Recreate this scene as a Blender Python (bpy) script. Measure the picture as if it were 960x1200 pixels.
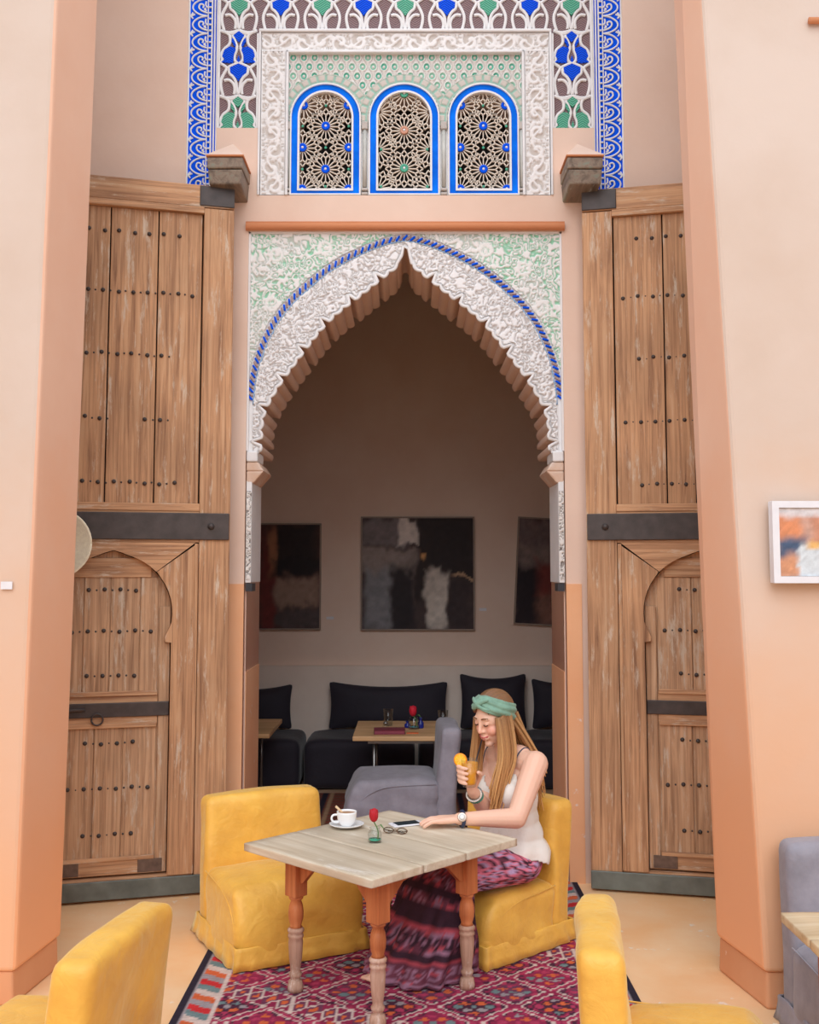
import bpy, bmesh, math, random
import numpy as np
from mathutils import Vector, Matrix

for _o in list(bpy.data.objects):
    bpy.data.objects.remove(_o)
SC = bpy.context.scene
COL = SC.collection
PI = math.pi
R = math.radians

# ------------------------------------------------------------------ camera
cam_d = bpy.data.cameras.new('camera')
cam = bpy.data.objects.new('camera', cam_d)
COL.objects.link(cam)
cam_d.sensor_fit = 'VERTICAL'
cam_d.sensor_height = 36.0
cam_d.lens = 36.0 * 1250 / 1200
cam_d.shift_y = -40 / 1200
cam_d.clip_start = 0.05
cam.location = (0, 0, 1.65)
cam.rotation_euler = (PI / 2 + math.atan(108 / 1250), 0, 0)
SC.camera = cam

# ------------------------------------------------------------------ world, sun, exposure
w = bpy.data.worlds.new('sky')
SC.world = w
w.use_nodes = True
bg = w.node_tree.nodes['Background']
bg.inputs[0].default_value = (0.90, 0.97, 1.05, 1)
bg.inputs[1].default_value = 1.2
sun_d = bpy.data.lights.new('sun', 'SUN')
sun = bpy.data.objects.new('sun', sun_d)
COL.objects.link(sun)
sun_d.energy = 1.25
sun_d.angle = R(50)
sun_d.color = (0.97, 0.98, 1.0)
sun.rotation_euler = (R(50), 0, R(-6))
SC.view_settings.view_transform = 'Standard'
SC.view_settings.look = 'None'
SC.view_settings.gamma = 1
SC.view_settings.use_curve_mapping = False
SC.view_settings.exposure = 0.06

# ------------------------------------------------------------------ helpers
def lin(c):
    def f(v):
        v = v / 255.0
        return v / 12.92 if v <= 0.04045 else ((v + 0.055) / 1.055) ** 2.4
    return (f(c[0]), f(c[1]), f(c[2]))

def vnoise(x, y, seed=0):
    """smooth value noise on numpy arrays, range 0..1"""
    xi = np.floor(x).astype(np.int64); yi = np.floor(y).astype(np.int64)
    fx = x - xi; fy = y - yi
    fx = fx * fx * fx * (fx * (fx * 6 - 15) + 10); fy = fy * fy * fy * (fy * (fy * 6 - 15) + 10)
    def h(a, b):
        n = (a * 374761393 + b * 668265263 + seed * 974634777) & 0xFFFFFFFF
        n = ((n ^ (n >> 13)) * 1274126177) & 0xFFFFFFFF
        return ((n ^ (n >> 16)) & 0xFFFF) / 65535.0
    return ((h(xi, yi) * (1 - fx) + h(xi + 1, yi) * fx) * (1 - fy)
            + (h(xi, yi + 1) * (1 - fx) + h(xi + 1, yi + 1) * fx) * fy)

def fbm(x, y, seed=0, o=3):
    r = 0; a = 0.5; t = 0
    for i in range(o):
        r = r + a * vnoise(x * 2 ** i, y * 2 ** i, seed + i * 17); t += a; a *= 0.5
    return r / t

def sstep(a, b, x):
    t = np.clip((x - a) / (b - a), 0, 1)
    return t * t * (3 - 2 * t)

def link(name, me, m=None, parent=None, smooth=False):
    o = bpy.data.objects.new(name, me)
    COL.objects.link(o)
    if m is not None and len(me.materials) == 0:
        me.materials.append(m)
    if parent is not None:
        o.parent = parent
    if smooth:
        me.polygons.foreach_set('use_smooth', [True] * len(me.polygons))
    return o

def tag(o, label=None, cat=None, group=None, kind=None):
    if label: o['label'] = label
    if cat: o['category'] = cat
    if group: o['group'] = group
    if kind: o['kind'] = kind
    return o

def empty(name, loc=(0, 0, 0), rz=0.0):
    o = bpy.data.objects.new(name, None)
    o.empty_display_size = 0.1
    COL.objects.link(o)
    o.location = loc
    o.rotation_euler = (0, 0, rz)
    return o

def bevel(o, wd=0.004, seg=2):
    b = o.modifiers.new('bevel', 'BEVEL'); b.width = wd; b.segments = seg; b.limit_method = 'ANGLE'; b.angle_limit = R(35)
    return o

def copy_tree(o, parent=None):
    c = o.copy(); COL.objects.link(c)
    if parent is not None:
        c.parent = parent
    for ch in list(o.children):
        copy_tree(ch, c)
    return c

class MB:
    """collects simple shapes into one mesh"""
    def __init__(s):
        s.v = []; s.f = []
    def add(s, vs, fs):
        n = len(s.v); s.v += [tuple(p) for p in vs]; s.f += [tuple(i + n for i in f) for f in fs]; return s
    def box(s, x0, x1, y0, y1, z0, z1):
        if x0 > x1: x0, x1 = x1, x0
        if y0 > y1: y0, y1 = y1, y0
        if z0 > z1: z0, z1 = z1, z0
        return s.add([(x0, y0, z0), (x1, y0, z0), (x1, y1, z0), (x0, y1, z0), (x0, y0, z1), (x1, y0, z1), (x1, y1, z1), (x0, y1, z1)],
                     [(0, 3, 2, 1), (4, 5, 6, 7), (0, 1, 5, 4), (1, 2, 6, 5), (2, 3, 7, 6), (3, 0, 4, 7)])
    def hexa(s, b, t):
        return s.add(list(b) + list(t), [(0, 3, 2, 1), (4, 5, 6, 7), (0, 1, 5, 4), (1, 2, 6, 5), (2, 3, 7, 6), (3, 0, 4, 7)])
    def tube(s, path, rad, n=8, cap=True, flat=None):
        """tube along path; rad a number or list; flat=(axis vector, factor) squashes the section"""
        P = [Vector(p) for p in path]; k = len(P)
        rr = [rad] * k if not hasattr(rad, '__len__') else list(rad)
        if len(rr) != k: rr = list(np.interp(np.linspace(0, 1, k), np.linspace(0, 1, len(rr)), rr))
        base = len(s.v); up = Vector((0, 0, 1)); prev = None
        for i in range(k):
            t = (P[min(i + 1, k - 1)] - P[max(i - 1, 0)])
            t = t.normalized() if t.length > 1e-9 else Vector((0, 0, 1))
            if prev is None:
                a = t.cross(up)
                if a.length < 1e-3: a = t.cross(Vector((1, 0, 0)))
            else:
                a = prev - t * prev.dot(t)
            a.normalize(); prev = a; b = t.cross(a)
            for j in range(n):
                an = 2 * PI * j / n
                d = a * math.cos(an) + b * math.sin(an)
                if flat: 
                    ax = Vector(flat[0]); d = d - ax * d.dot(ax) * (1 - flat[1])
                s.v.append(tuple(P[i] + d * rr[i]))
        for i in range(k - 1):
            for j in range(n):
                s.f.append((base + i * n + j, base + i * n + (j + 1) % n, base + (i + 1) * n + (j + 1) % n, base + (i + 1) * n + j))
        if cap:
            s.f.append(tuple(base + j for j in range(n - 1, -1, -1)))
            s.f.append(tuple(base + (k - 1) * n + j for j in range(n)))
        return s
    def ball(s, c, r, n=10, m=7, rot=None):
        """ellipsoid, r a number or triple, rot a 3x3 Matrix"""
        if not hasattr(r, '__len__'): r = (r, r, r)
        base = len(s.v); c = Vector(c)
        def pt(x, y, z):
            p = Vector((x * r[0], y * r[1], z * r[2]))
            if rot is not None: p = rot @ p
            s.v.append(tuple(c + p))
        pt(0, 0, -1)
        for i in range(1, m):
            t = -PI / 2 + PI * i / m
            for j in range(n):
                a = 2 * PI * j / n
                pt(math.cos(t) * math.cos(a), math.cos(t) * math.sin(a), math.sin(t))
        pt(0, 0, 1)
        top = len(s.v) - 1
        for j in range(n):
            s.f.append((base, base + 1 + (j + 1) % n, base + 1 + j))
            s.f.append((top, base + 1 + (m - 2) * n + j, base + 1 + (m - 2) * n + (j + 1) % n))
        for i in range(m - 2):
            for j in range(n):
                a = base + 1 + i * n
                s.f.append((a + j, a + (j + 1) % n, a + n + (j + 1) % n, a + n + j))
        return s
    def cap(s, p0, p1, r0, r1, n=12):
        """tapered capsule (closed)"""
        p0 = Vector(p0); p1 = Vector(p1)
        t = (p1 - p0); L = t.length; t = t.normalized() if L > 1e-9 else Vector((0, 0, 1))
        path = []; rr = []
        for i in range(5):
            a = -PI / 2 + (PI / 2) * (i + 0.35) / 4.35
            path.append(p0 + t * (math.sin(a) * r0)); rr.append(math.cos(a) * r0)
        for i in range(5):
            a = (PI / 2) * i / 4.35
            path.append(p1 + t * (math.sin(a) * r1)); rr.append(math.cos(a) * r1)
        return s.tube(path, rr, n)
    def chain(s, pts, rads, n=12):
        for i in range(len(pts) - 1):
            s.cap(pts[i], pts[i + 1], rads[i], rads[i + 1], n)
        return s
    def lathe(s, prof, n=24, c=(0, 0, 0)):
        base = len(s.v); k = len(prof)
        for r, z in prof:
            for j in range(n):
                a = 2 * PI * j / n
                s.v.append((c[0] + r * math.cos(a), c[1] + r * math.sin(a), c[2] + z))
        for i in range(k - 1):
            for j in range(n):
                s.f.append((base + i * n + j, base + i * n + (j + 1) % n, base + (i + 1) * n + (j + 1) % n, base + (i + 1) * n + j))
        if prof[0][0] > 1e-4: s.f.append(tuple(base + j for j in range(n - 1, -1, -1)))
        if prof[-1][0] > 1e-4: s.f.append(tuple(base + (k - 1) * n + j for j in range(n)))
        return s
    def rbox(s, c, size, r, n=14, fn=None):
        """rounded box; fn(x,y,z)->(x,y,z) deforms in local coordinates"""
        h = [q / 2 for q in size]; base = len(s.v); idx = {}
        ts = [-1 + 2 * i / n for i in range(n + 1)]
        ts = [0.55 * t + 0.45 * math.sin(t * PI / 2) for t in ts]
        def vert(p):
            key = (round(p[0], 5), round(p[1], 5), round(p[2], 5))
            if key in idx: return idx[key]
            q = [p[i] * h[i] for i in range(3)]
            rr = min(r, min(h))
            inn = [max(-(h[i] - rr), min(h[i] - rr, q[i])) for i in range(3)]
            d = Vector([q[i] - inn[i] for i in range(3)])
            if d.length > 1e-9: d = d.normalized() * rr
            o = [inn[i] + d[i] for i in range(3)]
            if fn: o = fn(*o)
            s.v.append((c[0] + o[0], c[1] + o[1], c[2] + o[2]))
            idx[key] = len(s.v) - 1
            return idx[key]
        for ax in range(3):
            for sg in (-1, 1):
                for i in range(n):
                    for j in range(n):
                        q = []
                        for (a, b) in ((ts[i], ts[j]), (ts[i + 1], ts[j]), (ts[i + 1], ts[j + 1]), (ts[i], ts[j + 1])):
                            p = [0, 0, 0]; p[ax] = sg; p[(ax + 1) % 3] = a; p[(ax + 2) % 3] = b
                            q.append(vert(p))
                        s.f.append(tuple(q if sg > 0 else q[::-1]))
        return s
    def mesh(s, name):
        me = bpy.data.meshes.new(name); me.from_pydata(s.v, [], s.f); me.update(); return me
    def build(s, name, m=None, parent=None, smooth=False):
        return link(name, s.mesh(name), m, parent, smooth)

def autosmooth(o, ang=40):
    me = o.data
    me.polygons.foreach_set('use_smooth', [True] * len(me.polygons))
    bm = bmesh.new(); bm.from_mesh(me)
    for e in bm.edges:
        if len(e.link_faces) == 2 and e.calc_face_angle(0) > R(ang): e.smooth = False
    bm.to_mesh(me); bm.free()
    return o

def plate(name, loops, y0, y1, m=None, parent=None, bev=0.0):
    """flat shape in the X-Z plane (first loop outline, others holes), from y0 to y1 thick"""
    cu = bpy.data.curves.new(name, 'CURVE'); cu.dimensions = '2D'; cu.fill_mode = 'BOTH'
    for lp in loops:
        sp = cu.splines.new('POLY'); sp.points.add(len(lp) - 1); sp.use_cyclic_u = True
        for p, q in zip(sp.points, lp): p.co = (q[0], q[1], 0, 1)
    cu.extrude = abs(y1 - y0) / 2 - bev; cu.bevel_depth = bev; cu.bevel_resolution = 1; cu.offset = -bev
    t = bpy.data.objects.new('tmp', cu); COL.objects.link(t)
    dg = bpy.context.evaluated_depsgraph_get()
    me = bpy.data.meshes.new_from_object(t.evaluated_get(dg))
    bpy.data.objects.remove(t); bpy.data.curves.remove(cu)
    ym = (y0 + y1) / 2
    me.transform(Matrix(((1, 0, 0, 0), (0, 0, -1, ym), (0, 1, 0, 0), (0, 0, 0, 1))))
    me.name = name
    if name == '_': return me
    me.materials.clear()
    return link(name, me, m, parent)

def color_attr(me, cols):
    a = me.color_attributes.new('Col', 'FLOAT_COLOR', 'POINT')
    c = np.ones((len(me.vertices), 4), dtype=np.float32); c[:, :3] = cols
    a.data.foreach_set('color', c.ravel())

def heightfield(name, x0, x1, z0, z1, step, fn, y, m, parent=None, keep=None):
    """relief in the X-Z plane facing -Y; fn(X,Z)->(height, colours Nx3 linear)"""
    nx = max(2, int(round((x1 - x0) / step)) + 1); nz = max(2, int(round((z1 - z0) / step)) + 1)
    X, Z = np.meshgrid(np.linspace(x0, x1, nx), np.linspace(z0, z1, nz))
    h, c = fn(X, Z)
    V = np.stack([X, y - h, Z], -1).reshape(-1, 3)
    i = np.arange(nx * nz).reshape(nz, nx)
    F = np.stack([i[:-1, :-1], i[:-1, 1:], i[1:, 1:], i[1:, :-1]], -1).reshape(-1, 4)
    C = np.broadcast_to(c, X.shape + (3,)).reshape(-1, 3)
    if keep is not None:
        k = keep(X, Z).reshape(-1)
        F = F[k[F].all(1)]
        used = np.unique(F); mp = np.full(len(V), -1); mp[used] = np.arange(len(used))
        V = V[used]; C = C[used]; F = mp[F]
    me = bpy.data.meshes.new(name)
    me.from_pydata(V.tolist(), [], F.tolist()); me.update()
    color_attr(me, C)
    return link(name, me, m, parent, smooth=True)

def mixc(a, b, t):
    a = np.array(a); b = np.array(b); t = np.asarray(t)[..., None]
    return a * (1 - t) + b * t

# ------------------------------------------------------------------ materials
def nodes(name):
    m = bpy.data.materials.new(name); m.use_nodes = True
    nt = m.node_tree
    return m, nt, nt.nodes['Principled BSDF']

def N(nt, t, **kw):
    n = nt.nodes.new(t)
    for k, v in kw.items():
        if k.startswith('_'): setattr(n, k[1:], v)
        else: n.inputs[k].default_value = v
    return n

def ramp(nt, stops):
    r = nt.nodes.new('ShaderNodeValToRGB'); e = r.color_ramp.elements
    while len(e) < len(stops): e.new(0.5)
    for q, (p, c) in zip(e, stops): q.position = p; q.color = (*c, 1)
    return r

def bump(nt, b, src, strength=0.3, dist=0.01):
    n = nt.nodes.new('ShaderNodeBump'); n.inputs['Strength'].default_value = strength; n.inputs['Distance'].default_value = dist
    nt.links.new(src, n.inputs['Height']); nt.links.new(n.outputs[0], b.inputs['Normal'])

def coords(nt, scale=(1, 1, 1), kind='Object'):
    t = nt.nodes.new('ShaderNodeTexCoord'); mp = nt.nodes.new('ShaderNodeMapping'); mp.inputs['Scale'].default_value = scale
    nt.links.new(t.outputs[kind], mp.inputs['Vector'])
    return mp.outputs[0]

def plain(name, c, rough=0.6, var=0.08, scale=20, bmp=0.1, metal=0.0, **kw):
    """a colour with slight procedural variation"""
    m, nt, b = nodes(name); L = nt.links.new
    n = N(nt, 'ShaderNodeTexNoise', Scale=scale, Detail=4); L(coords(nt), n.inputs['Vector'])
    c = lin(c)
    r = ramp(nt, [(0.3, tuple(q * (1 - var) for q in c)), (0.7, tuple(min(1, q * (1 + var)) for q in c))])
    L(n.outputs[0], r.inputs[0]); L(r.outputs[0], b.inputs['Base Color'])
    b.inputs['Roughness'].default_value = rough; b.inputs['Metallic'].default_value = metal
    if bmp: bump(nt, b, n.outputs[0], bmp, 0.004)
    for k, v in kw.items(): b.inputs[k.replace('_', ' ')].default_value = v
    return m

def plaster(name, c1, c2, patch=None, rough=0.85, big=1.3, low_tint=None):
    """hand-trowelled plaster: two close tones in large clouds, fine grain, optional pale flaked patches"""
    m, nt, b = nodes(name); L = nt.links.new
    co = coords(nt)
    n1 = N(nt, 'ShaderNodeTexNoise', Scale=big, Detail=6, Roughness=0.6); L(co, n1.inputs['Vector'])
    n2 = N(nt, 'ShaderNodeTexNoise', Scale=14, Detail=5); L(co, n2.inputs['Vector'])
    r = ramp(nt, [(0.35, lin(c1)), (0.66, lin(c2))]); L(n1.outputs[0], r.inputs[0])
    out = r.outputs[0]
    if low_tint:                                                  # a stronger second colour low down, fading out at an uneven height
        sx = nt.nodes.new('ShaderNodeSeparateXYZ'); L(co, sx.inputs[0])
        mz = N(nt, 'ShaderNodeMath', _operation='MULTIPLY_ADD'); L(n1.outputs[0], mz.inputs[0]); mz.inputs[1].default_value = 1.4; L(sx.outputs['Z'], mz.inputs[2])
        mr = N(nt, 'ShaderNodeMapRange'); L(mz.outputs[0], mr.inputs[0]); mr.inputs[1].default_value = low_tint[1] + 0.7; mr.inputs[2].default_value = low_tint[2] + 0.7; mr.inputs[3].default_value = 1.0; mr.inputs[4].default_value = 0.0
        mc = N(nt, 'ShaderNodeMix', _data_type='RGBA'); L(mr.outputs[0], mc.inputs['Factor']); L(out, mc.inputs[6]); mc.inputs[7].default_value = (*lin(low_tint[0]), 1); out = mc.outputs[2]
    if patch:
        n3 = N(nt, 'ShaderNodeTexNoise', Scale=6.5, Detail=8, Roughness=0.7); L(co, n3.inputs['Vector'])
        rp = ramp(nt, [(patch[1], (0, 0, 0)), (patch[1] + 0.03, (1, 1, 1))]); L(n3.outputs[0], rp.inputs[0])
        mx = N(nt, 'ShaderNodeMix', _data_type='RGBA'); L(rp.outputs[0], mx.inputs['Factor']); L(out, mx.inputs[6])
        mx.inputs[7].default_value = (*lin(patch[0]), 1); out = mx.outputs[2]
    L(out, b.inputs['Base Color']); b.inputs['Roughness'].default_value = rough
    bump(nt, b, n2.outputs[0], 0.25, 0.006)
    return m

def wood(name, c1, c2, c3=None, axis='z', rough=0.7, worn=None, fine=1.0):
    """grain stretched along an axis, with tone differences from piece to piece and worn pale flecks"""
    m, nt, b = nodes(name); L = nt.links.new
    sc = {'z': (26 * fine, 26 * fine, 1.6), 'x': (1.6, 26 * fine, 26 * fine), 'y': (26 * fine, 1.6, 26 * fine)}[axis]
    oi = nt.nodes.new('ShaderNodeObjectInfo')
    tc = nt.nodes.new('ShaderNodeTexCoord'); ad = nt.nodes.new('ShaderNodeVectorMath'); ad.operation = 'ADD'
    mu = nt.nodes.new('ShaderNodeMath'); mu.operation = 'MULTIPLY'; mu.inputs[1].default_value = 37.0
    L(oi.outputs['Random'], mu.inputs[0]); L(tc.outputs['Object'], ad.inputs[0]); L(mu.outputs[0], ad.inputs[1])
    mp = nt.nodes.new('ShaderNodeMapping'); mp.inputs['Scale'].default_value = sc; L(ad.outputs[0], mp.inputs[0])
    n1 = N(nt, 'ShaderNodeTexNoise', Scale=1.0, Detail=6, Roughness=0.65, Distortion=0.6); L(mp.outputs[0], n1.inputs['Vector'])
    n2 = N(nt, 'ShaderNodeTexNoise', Scale=2.2, Detail=3); L(ad.outputs[0], n2.inputs['Vector'])
    r = ramp(nt, [(0.3, lin(c1)), (0.55, lin(c2)), (0.75, lin(c3 or c2))]); L(n1.outputs[0], r.inputs[0])
    hs = nt.nodes.new('ShaderNodeHueSaturation'); L(r.outputs[0], hs.inputs['Color'])
    mr = N(nt, 'ShaderNodeMapRange'); L(n2.outputs[0], mr.inputs[0]); mr.inputs[1].default_value = 0.3; mr.inputs[2].default_value = 0.7
    mr.inputs[3].default_value = 0.82; mr.inputs[4].default_value = 1.15; L(mr.outputs[0], hs.inputs['Value'])
    out = hs.outputs[0]
    if worn:
        mp2 = nt.nodes.new('ShaderNodeMapping'); mp2.inputs['Scale'].default_value = tuple(0.45 * q if q > 5 else q * 2 for q in sc); L(ad.outputs[0], mp2.inputs[0])
        n3 = N(nt, 'ShaderNodeTexNoise', Scale=1.0, Detail=8, Roughness=0.75); L(mp2.outputs[0], n3.inputs['Vector'])
        rp = ramp(nt, [(worn[1], (0, 0, 0)), (worn[1] + 0.1, (0.8, 0.8, 0.8))]); L(n3.outputs[0], rp.inputs[0])
        mx = N(nt, 'ShaderNodeMix', _data_type='RGBA'); L(rp.outputs[0], mx.inputs['Factor']); L(out, mx.inputs[6])
        mx.inputs[7].default_value = (*lin(worn[0]), 1); out = mx.outputs[2]
    L(out, b.inputs['Base Color']); b.inputs['Roughness'].default_value = rough
    bump(nt, b, n1.outputs[0], 0.35, 0.003)
    return m

def fabric(name, c, var=0.12, sheen=0.4, rough=0.75, weave=700, blot=5.0, fold=0.25, warm=False):
    m, nt, b = nodes(name); L = nt.links.new
    co = coords(nt)
    n1 = N(nt, 'ShaderNodeTexNoise', Scale=blot, Detail=5, Roughness=0.6); L(co, n1.inputs['Vector'])
    n2 = N(nt, 'ShaderNodeTexNoise', Scale=weave, Detail=1); L(co, n2.inputs['Vector'])
    n3 = N(nt, 'ShaderNodeTexNoise', Scale=14, Detail=3, Distortion=1.0); L(co, n3.inputs['Vector'])
    c = lin(c)
    k_ = (0.8, 1.6, 2.0) if warm else (1.6, 1.6, 1.6)         # warm cloth deepens towards amber where the pile lies dark
    r = ramp(nt, [(0.3, tuple(q * (1 - var * w_) for q, w_ in zip(c, k_))), (0.7, tuple(min(1, q * (1 + var)) for q in c))])
    L(n1.outputs[0], r.inputs[0]); L(r.outputs[0], b.inputs['Base Color'])
    b.inputs['Roughness'].default_value = rough
    b.inputs['Sheen Weight'].default_value = sheen; b.inputs['Sheen Roughness'].default_value = 0.4
    ad = nt.nodes.new('ShaderNodeMath'); ad.operation = 'MULTIPLY_ADD'; ad.inputs[1].default_value = 0.12
    L(n2.outputs[0], ad.inputs[0]); L(n3.outputs[0], ad.inputs[2])
    bump(nt, b, ad.outputs[0], fold, 0.012)
    return m

def painted(name, rough=0.7, noise=0.12, spec=0.3, bmp=0.0, bscale=120):
    """colour read from the mesh's own painted colours"""
    m, nt, b = nodes(name); L = nt.links.new
    a = nt.nodes.new('ShaderNodeAttribute'); a.attribute_name = 'Col'
    n = N(nt, 'ShaderNodeTexNoise', Scale=bscale, Detail=3); L(coords(nt), n.inputs['Vector'])
    hs = nt.nodes.new('ShaderNodeHueSaturation'); mr = N(nt, 'ShaderNodeMapRange'); L(n.outputs[0], mr.inputs[0])
    mr.inputs[3].default_value = 1 - noise; mr.inputs[4].default_value = 1 + noise
    L(mr.outputs[0], hs.inputs['Value']); L(a.outputs['Color'], hs.inputs['Color']); L(hs.outputs[0], b.inputs['Base Color'])
    b.inputs['Roughness'].default_value = rough; b.inputs['Specular IOR Level'].default_value = spec
    if bmp: bump(nt, b, n.outputs[0], bmp, 0.003)
    return m

def chevron(name, c1, c2, px, cx):
    """carved herringbone: fine relief of stepped V grooves across the tile"""
    m, nt, b = nodes(name); L = nt.links.new
    g = nt.nodes.new('ShaderNodeNewGeometry'); sx = nt.nodes.new('ShaderNodeSeparateXYZ'); L(g.outputs['Position'], sx.inputs[0])
    def mth(op, a, bb=None):
        n = nt.nodes.new('ShaderNodeMath'); n.operation = op
        for i, v in enumerate((a, bb)):
            if v is None: continue
            if isinstance(v, (int, float)): n.inputs[i].default_value = v
            else: L(v, n.inputs[i])
        return n.outputs[0]
    x = mth('PINGPONG', mth('ADD', sx.outputs['X'], 10 * px - cx), px / 4)
    v = mth('MULTIPLY', mth('ADD', sx.outputs['Z'], mth('MULTIPLY', x, 0.7)), 2 * PI / 0.0135)
    s = mth('ADD', mth('MULTIPLY', mth('SINE', v), 0.5), 0.5)
    r = ramp(nt, [(0.1, lin(c1)), (0.6, lin(c2))]); L(s, r.inputs[0]); L(r.outputs[0], b.inputs['Base Color'])
    b.inputs['Roughness'].default_value = 0.75; b.inputs['Specular IOR Level'].default_value = 0.2
    bump(nt, b, s, 0.6, 0.004)
    return m

def glass(name, c=(1, 1, 1), rough=0.02, ior=1.45):
    m, nt, b = nodes(name)
    nt.nodes.remove(b); L = nt.links.new                     # thin clear glass: see-through with a Fresnel sheen
    t = nt.nodes.new('ShaderNodeBsdfTransparent'); t.inputs[0].default_value = (0.94 * c[0], 0.96 * c[1], 0.96 * c[2], 1)
    g = nt.nodes.new('ShaderNodeBsdfGlossy'); g.inputs['Roughness'].default_value = rough
    lw = nt.nodes.new('ShaderNodeLayerWeight'); lw.inputs[0].default_value = 0.5
    pw = nt.nodes.new('ShaderNodeMath'); pw.operation = 'POWER'; L(lw.outputs['Facing'], pw.inputs[0]); pw.inputs[1].default_value = 3.0
    fr = nt.nodes.new('ShaderNodeMath'); fr.operation = 'MULTIPLY_ADD'; L(pw.outputs[0], fr.inputs[0]); fr.inputs[1].default_value = 0.55; fr.inputs[2].default_value = 0.04
    n = N(nt, 'ShaderNodeTexNoise', Scale=8); bp = nt.nodes.new('ShaderNodeBump'); bp.inputs['Strength'].default_value = 0.02; L(n.outputs[0], bp.inputs['Height']); L(bp.outputs[0], g.inputs['Normal'])
    mx = nt.nodes.new('ShaderNodeMixShader'); L(fr.outputs[0], mx.inputs[0]); L(t.outputs[0], mx.inputs[1]); L(g.outputs[0], mx.inputs[2])
    L(mx.outputs[0], nt.nodes['Material Output'].inputs[0])
    return m

M = {}
M['salmon'] = plaster('salmon_plaster', (228, 197, 178), (235, 208, 191), patch=((242, 230, 222), 0.74))
M['pier'] = plaster('pier_plaster', (206, 184, 168), (214, 195, 182), patch=((232, 220, 212), 0.73), low_tint=((232, 180, 142), 0.4, 2.2))
M['pier_side_bounce'] = plaster('pier_bounce_lit_plaster', (236, 188, 160), (240, 198, 172), patch=((246, 224, 210), 0.74), low_tint=((244, 178, 132), 0.4, 2.2))  # orange bounce light on the side faces is put into this colour
M['court'] = plaster('court_plaster', (222, 204, 190), (230, 214, 202))
M['orange_plaster'] = plaster('orange_plaster', (236, 172, 126), (242, 188, 146), patch=((240, 214, 198), 0.64))
M['terracotta'] = plaster('terracotta', (200, 128, 86), (210, 140, 98))
M['plinth'] = plaster('plinth_plaster', (214, 150, 108), (224, 166, 126), patch=((240, 214, 196), 0.66))
M['floor'] = plaster('floor_plaster', (244, 192, 138), (248, 210, 166), patch=((246, 228, 212), 0.62), rough=0.5, big=2.6)
M['room_plaster'] = plaster('room_plaster', (232, 204, 186), (238, 214, 198), big=2.0)
M['dado'] = plaster('dado_plaster', (234, 214, 200), (242, 224, 210), big=3.0)
M['stucco'] = painted('carved_stucco', rough=0.85, noise=0.06)
M['white_stucco'] = plaster('white_stucco', (230, 229, 230), (240, 239, 240), big=6)
M['blue'] = plain('cobalt_blue', (0, 88, 240), rough=0.8, var=0.15, scale=12, Specular_IOR_Level=0.15)
M['sky_blue'] = plain('worn_blue', (0, 112, 250), rough=0.8, var=0.3, scale=9, Specular_IOR_Level=0.15)
M['green'] = plain('jade_green', (70, 170, 140), rough=0.5, var=0.2, scale=14)
M['iron'] = plain('black_iron', (78, 70, 68), rough=0.5, var=0.2, scale=18, metal=0.3, bmp=0.2)
M['patina'] = plain('grey_green_iron', (112, 120, 116), rough=0.5, var=0.25, scale=10, metal=0.3, bmp=0.2)
M['dark_gap'] = plain('dark_void', (34, 28, 26), rough=0.9)
M['door'] = wood('door_wood', (140, 98, 70), (202, 154, 114), (214, 176, 140), 'z', worn=((218, 202, 182), 0.555), fine=2.0)
M['door_x'] = wood('door_wood_rail', (148, 104, 74), (206, 158, 118), (214, 178, 142), 'x', worn=((218, 202, 182), 0.56), fine=2.0)
M['door_old'] = wood('wicket_wood', (146, 108, 80), (202, 160, 124), (220, 186, 152), 'z', worn=((212, 196, 176), 0.54), fine=2.0)
M['beam'] = wood('weathered_beam', (96, 84, 74), (146, 128, 112), (128, 146, 132), 'y', worn=((184, 190, 182), 0.6))
M['top'] = wood('bleached_tabletop', (190, 172, 146), (212, 198, 176), (222, 212, 194), 'y', rough=0.5, worn=((232, 226, 216), 0.58), fine=0.9)
M['top_edge'] = wood('tabletop_edge', (196, 168, 130), (218, 196, 162), (226, 210, 186), 'x', rough=0.6, fine=0.7)
M['leg'] = wood('turned_leg', (170, 92, 50), (206, 124, 74), (214, 140, 92), 'z', rough=0.5)
M['leg_worn'] = wood('worn_leg', (150, 112, 90), (190, 152, 130), (206, 178, 160), 'z', rough=0.6, worn=((222, 206, 196), 0.55))
M['yellow'] = fabric('yellow_velvet', (238, 187, 82), var=0.13, sheen=0.9, rough=0.42, blot=6, fold=0.5, warm=True)
_yb = M['yellow'].node_tree.nodes['Principled BSDF']; _yb.inputs['Sheen Tint'].default_value = (1.0, 0.86, 0.5, 1); _yb.inputs['Sheen Roughness'].default_value = 0.3
M['grey_cloth'] = fabric('grey_linen', (150, 146, 156), var=0.14, sheen=0.2, weave=420, blot=9)
M['navy'] = fabric('dark_cushion', (40, 34, 46), var=0.1, sheen=0.2, blot=6)
M['pine'] = wood('pine_top', (196, 146, 96), (222, 176, 126), (230, 190, 146), 'x', rough=0.5)
M['metal'] = plain('brushed_metal', (150, 148, 146), rough=0.35, metal=0.9, var=0.05)
M['white_paint'] = plain('white_frame', (226, 226, 232), rough=0.5, var=0.03)
M['paint'] = painted('painted_canvas', rough=0.6, noise=0.1, bmp=0.2)
M['kilim'] = painted('woven_kilim', rough=0.95, noise=0.22, spec=0.1, bmp=0.5, bscale=260)
M['porcelain'] = plain('porcelain', (240, 240, 240), rough=0.2, var=0.01, bmp=0)
M['straw'] = plain('woven_straw', (250, 238, 212), rough=0.8, var=0.08, scale=60, bmp=0.4)
M['glass'] = glass('clear_glass')
M['skin'] = painted('skin', rough=0.5, noise=0.03, spec=0.4)
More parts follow.
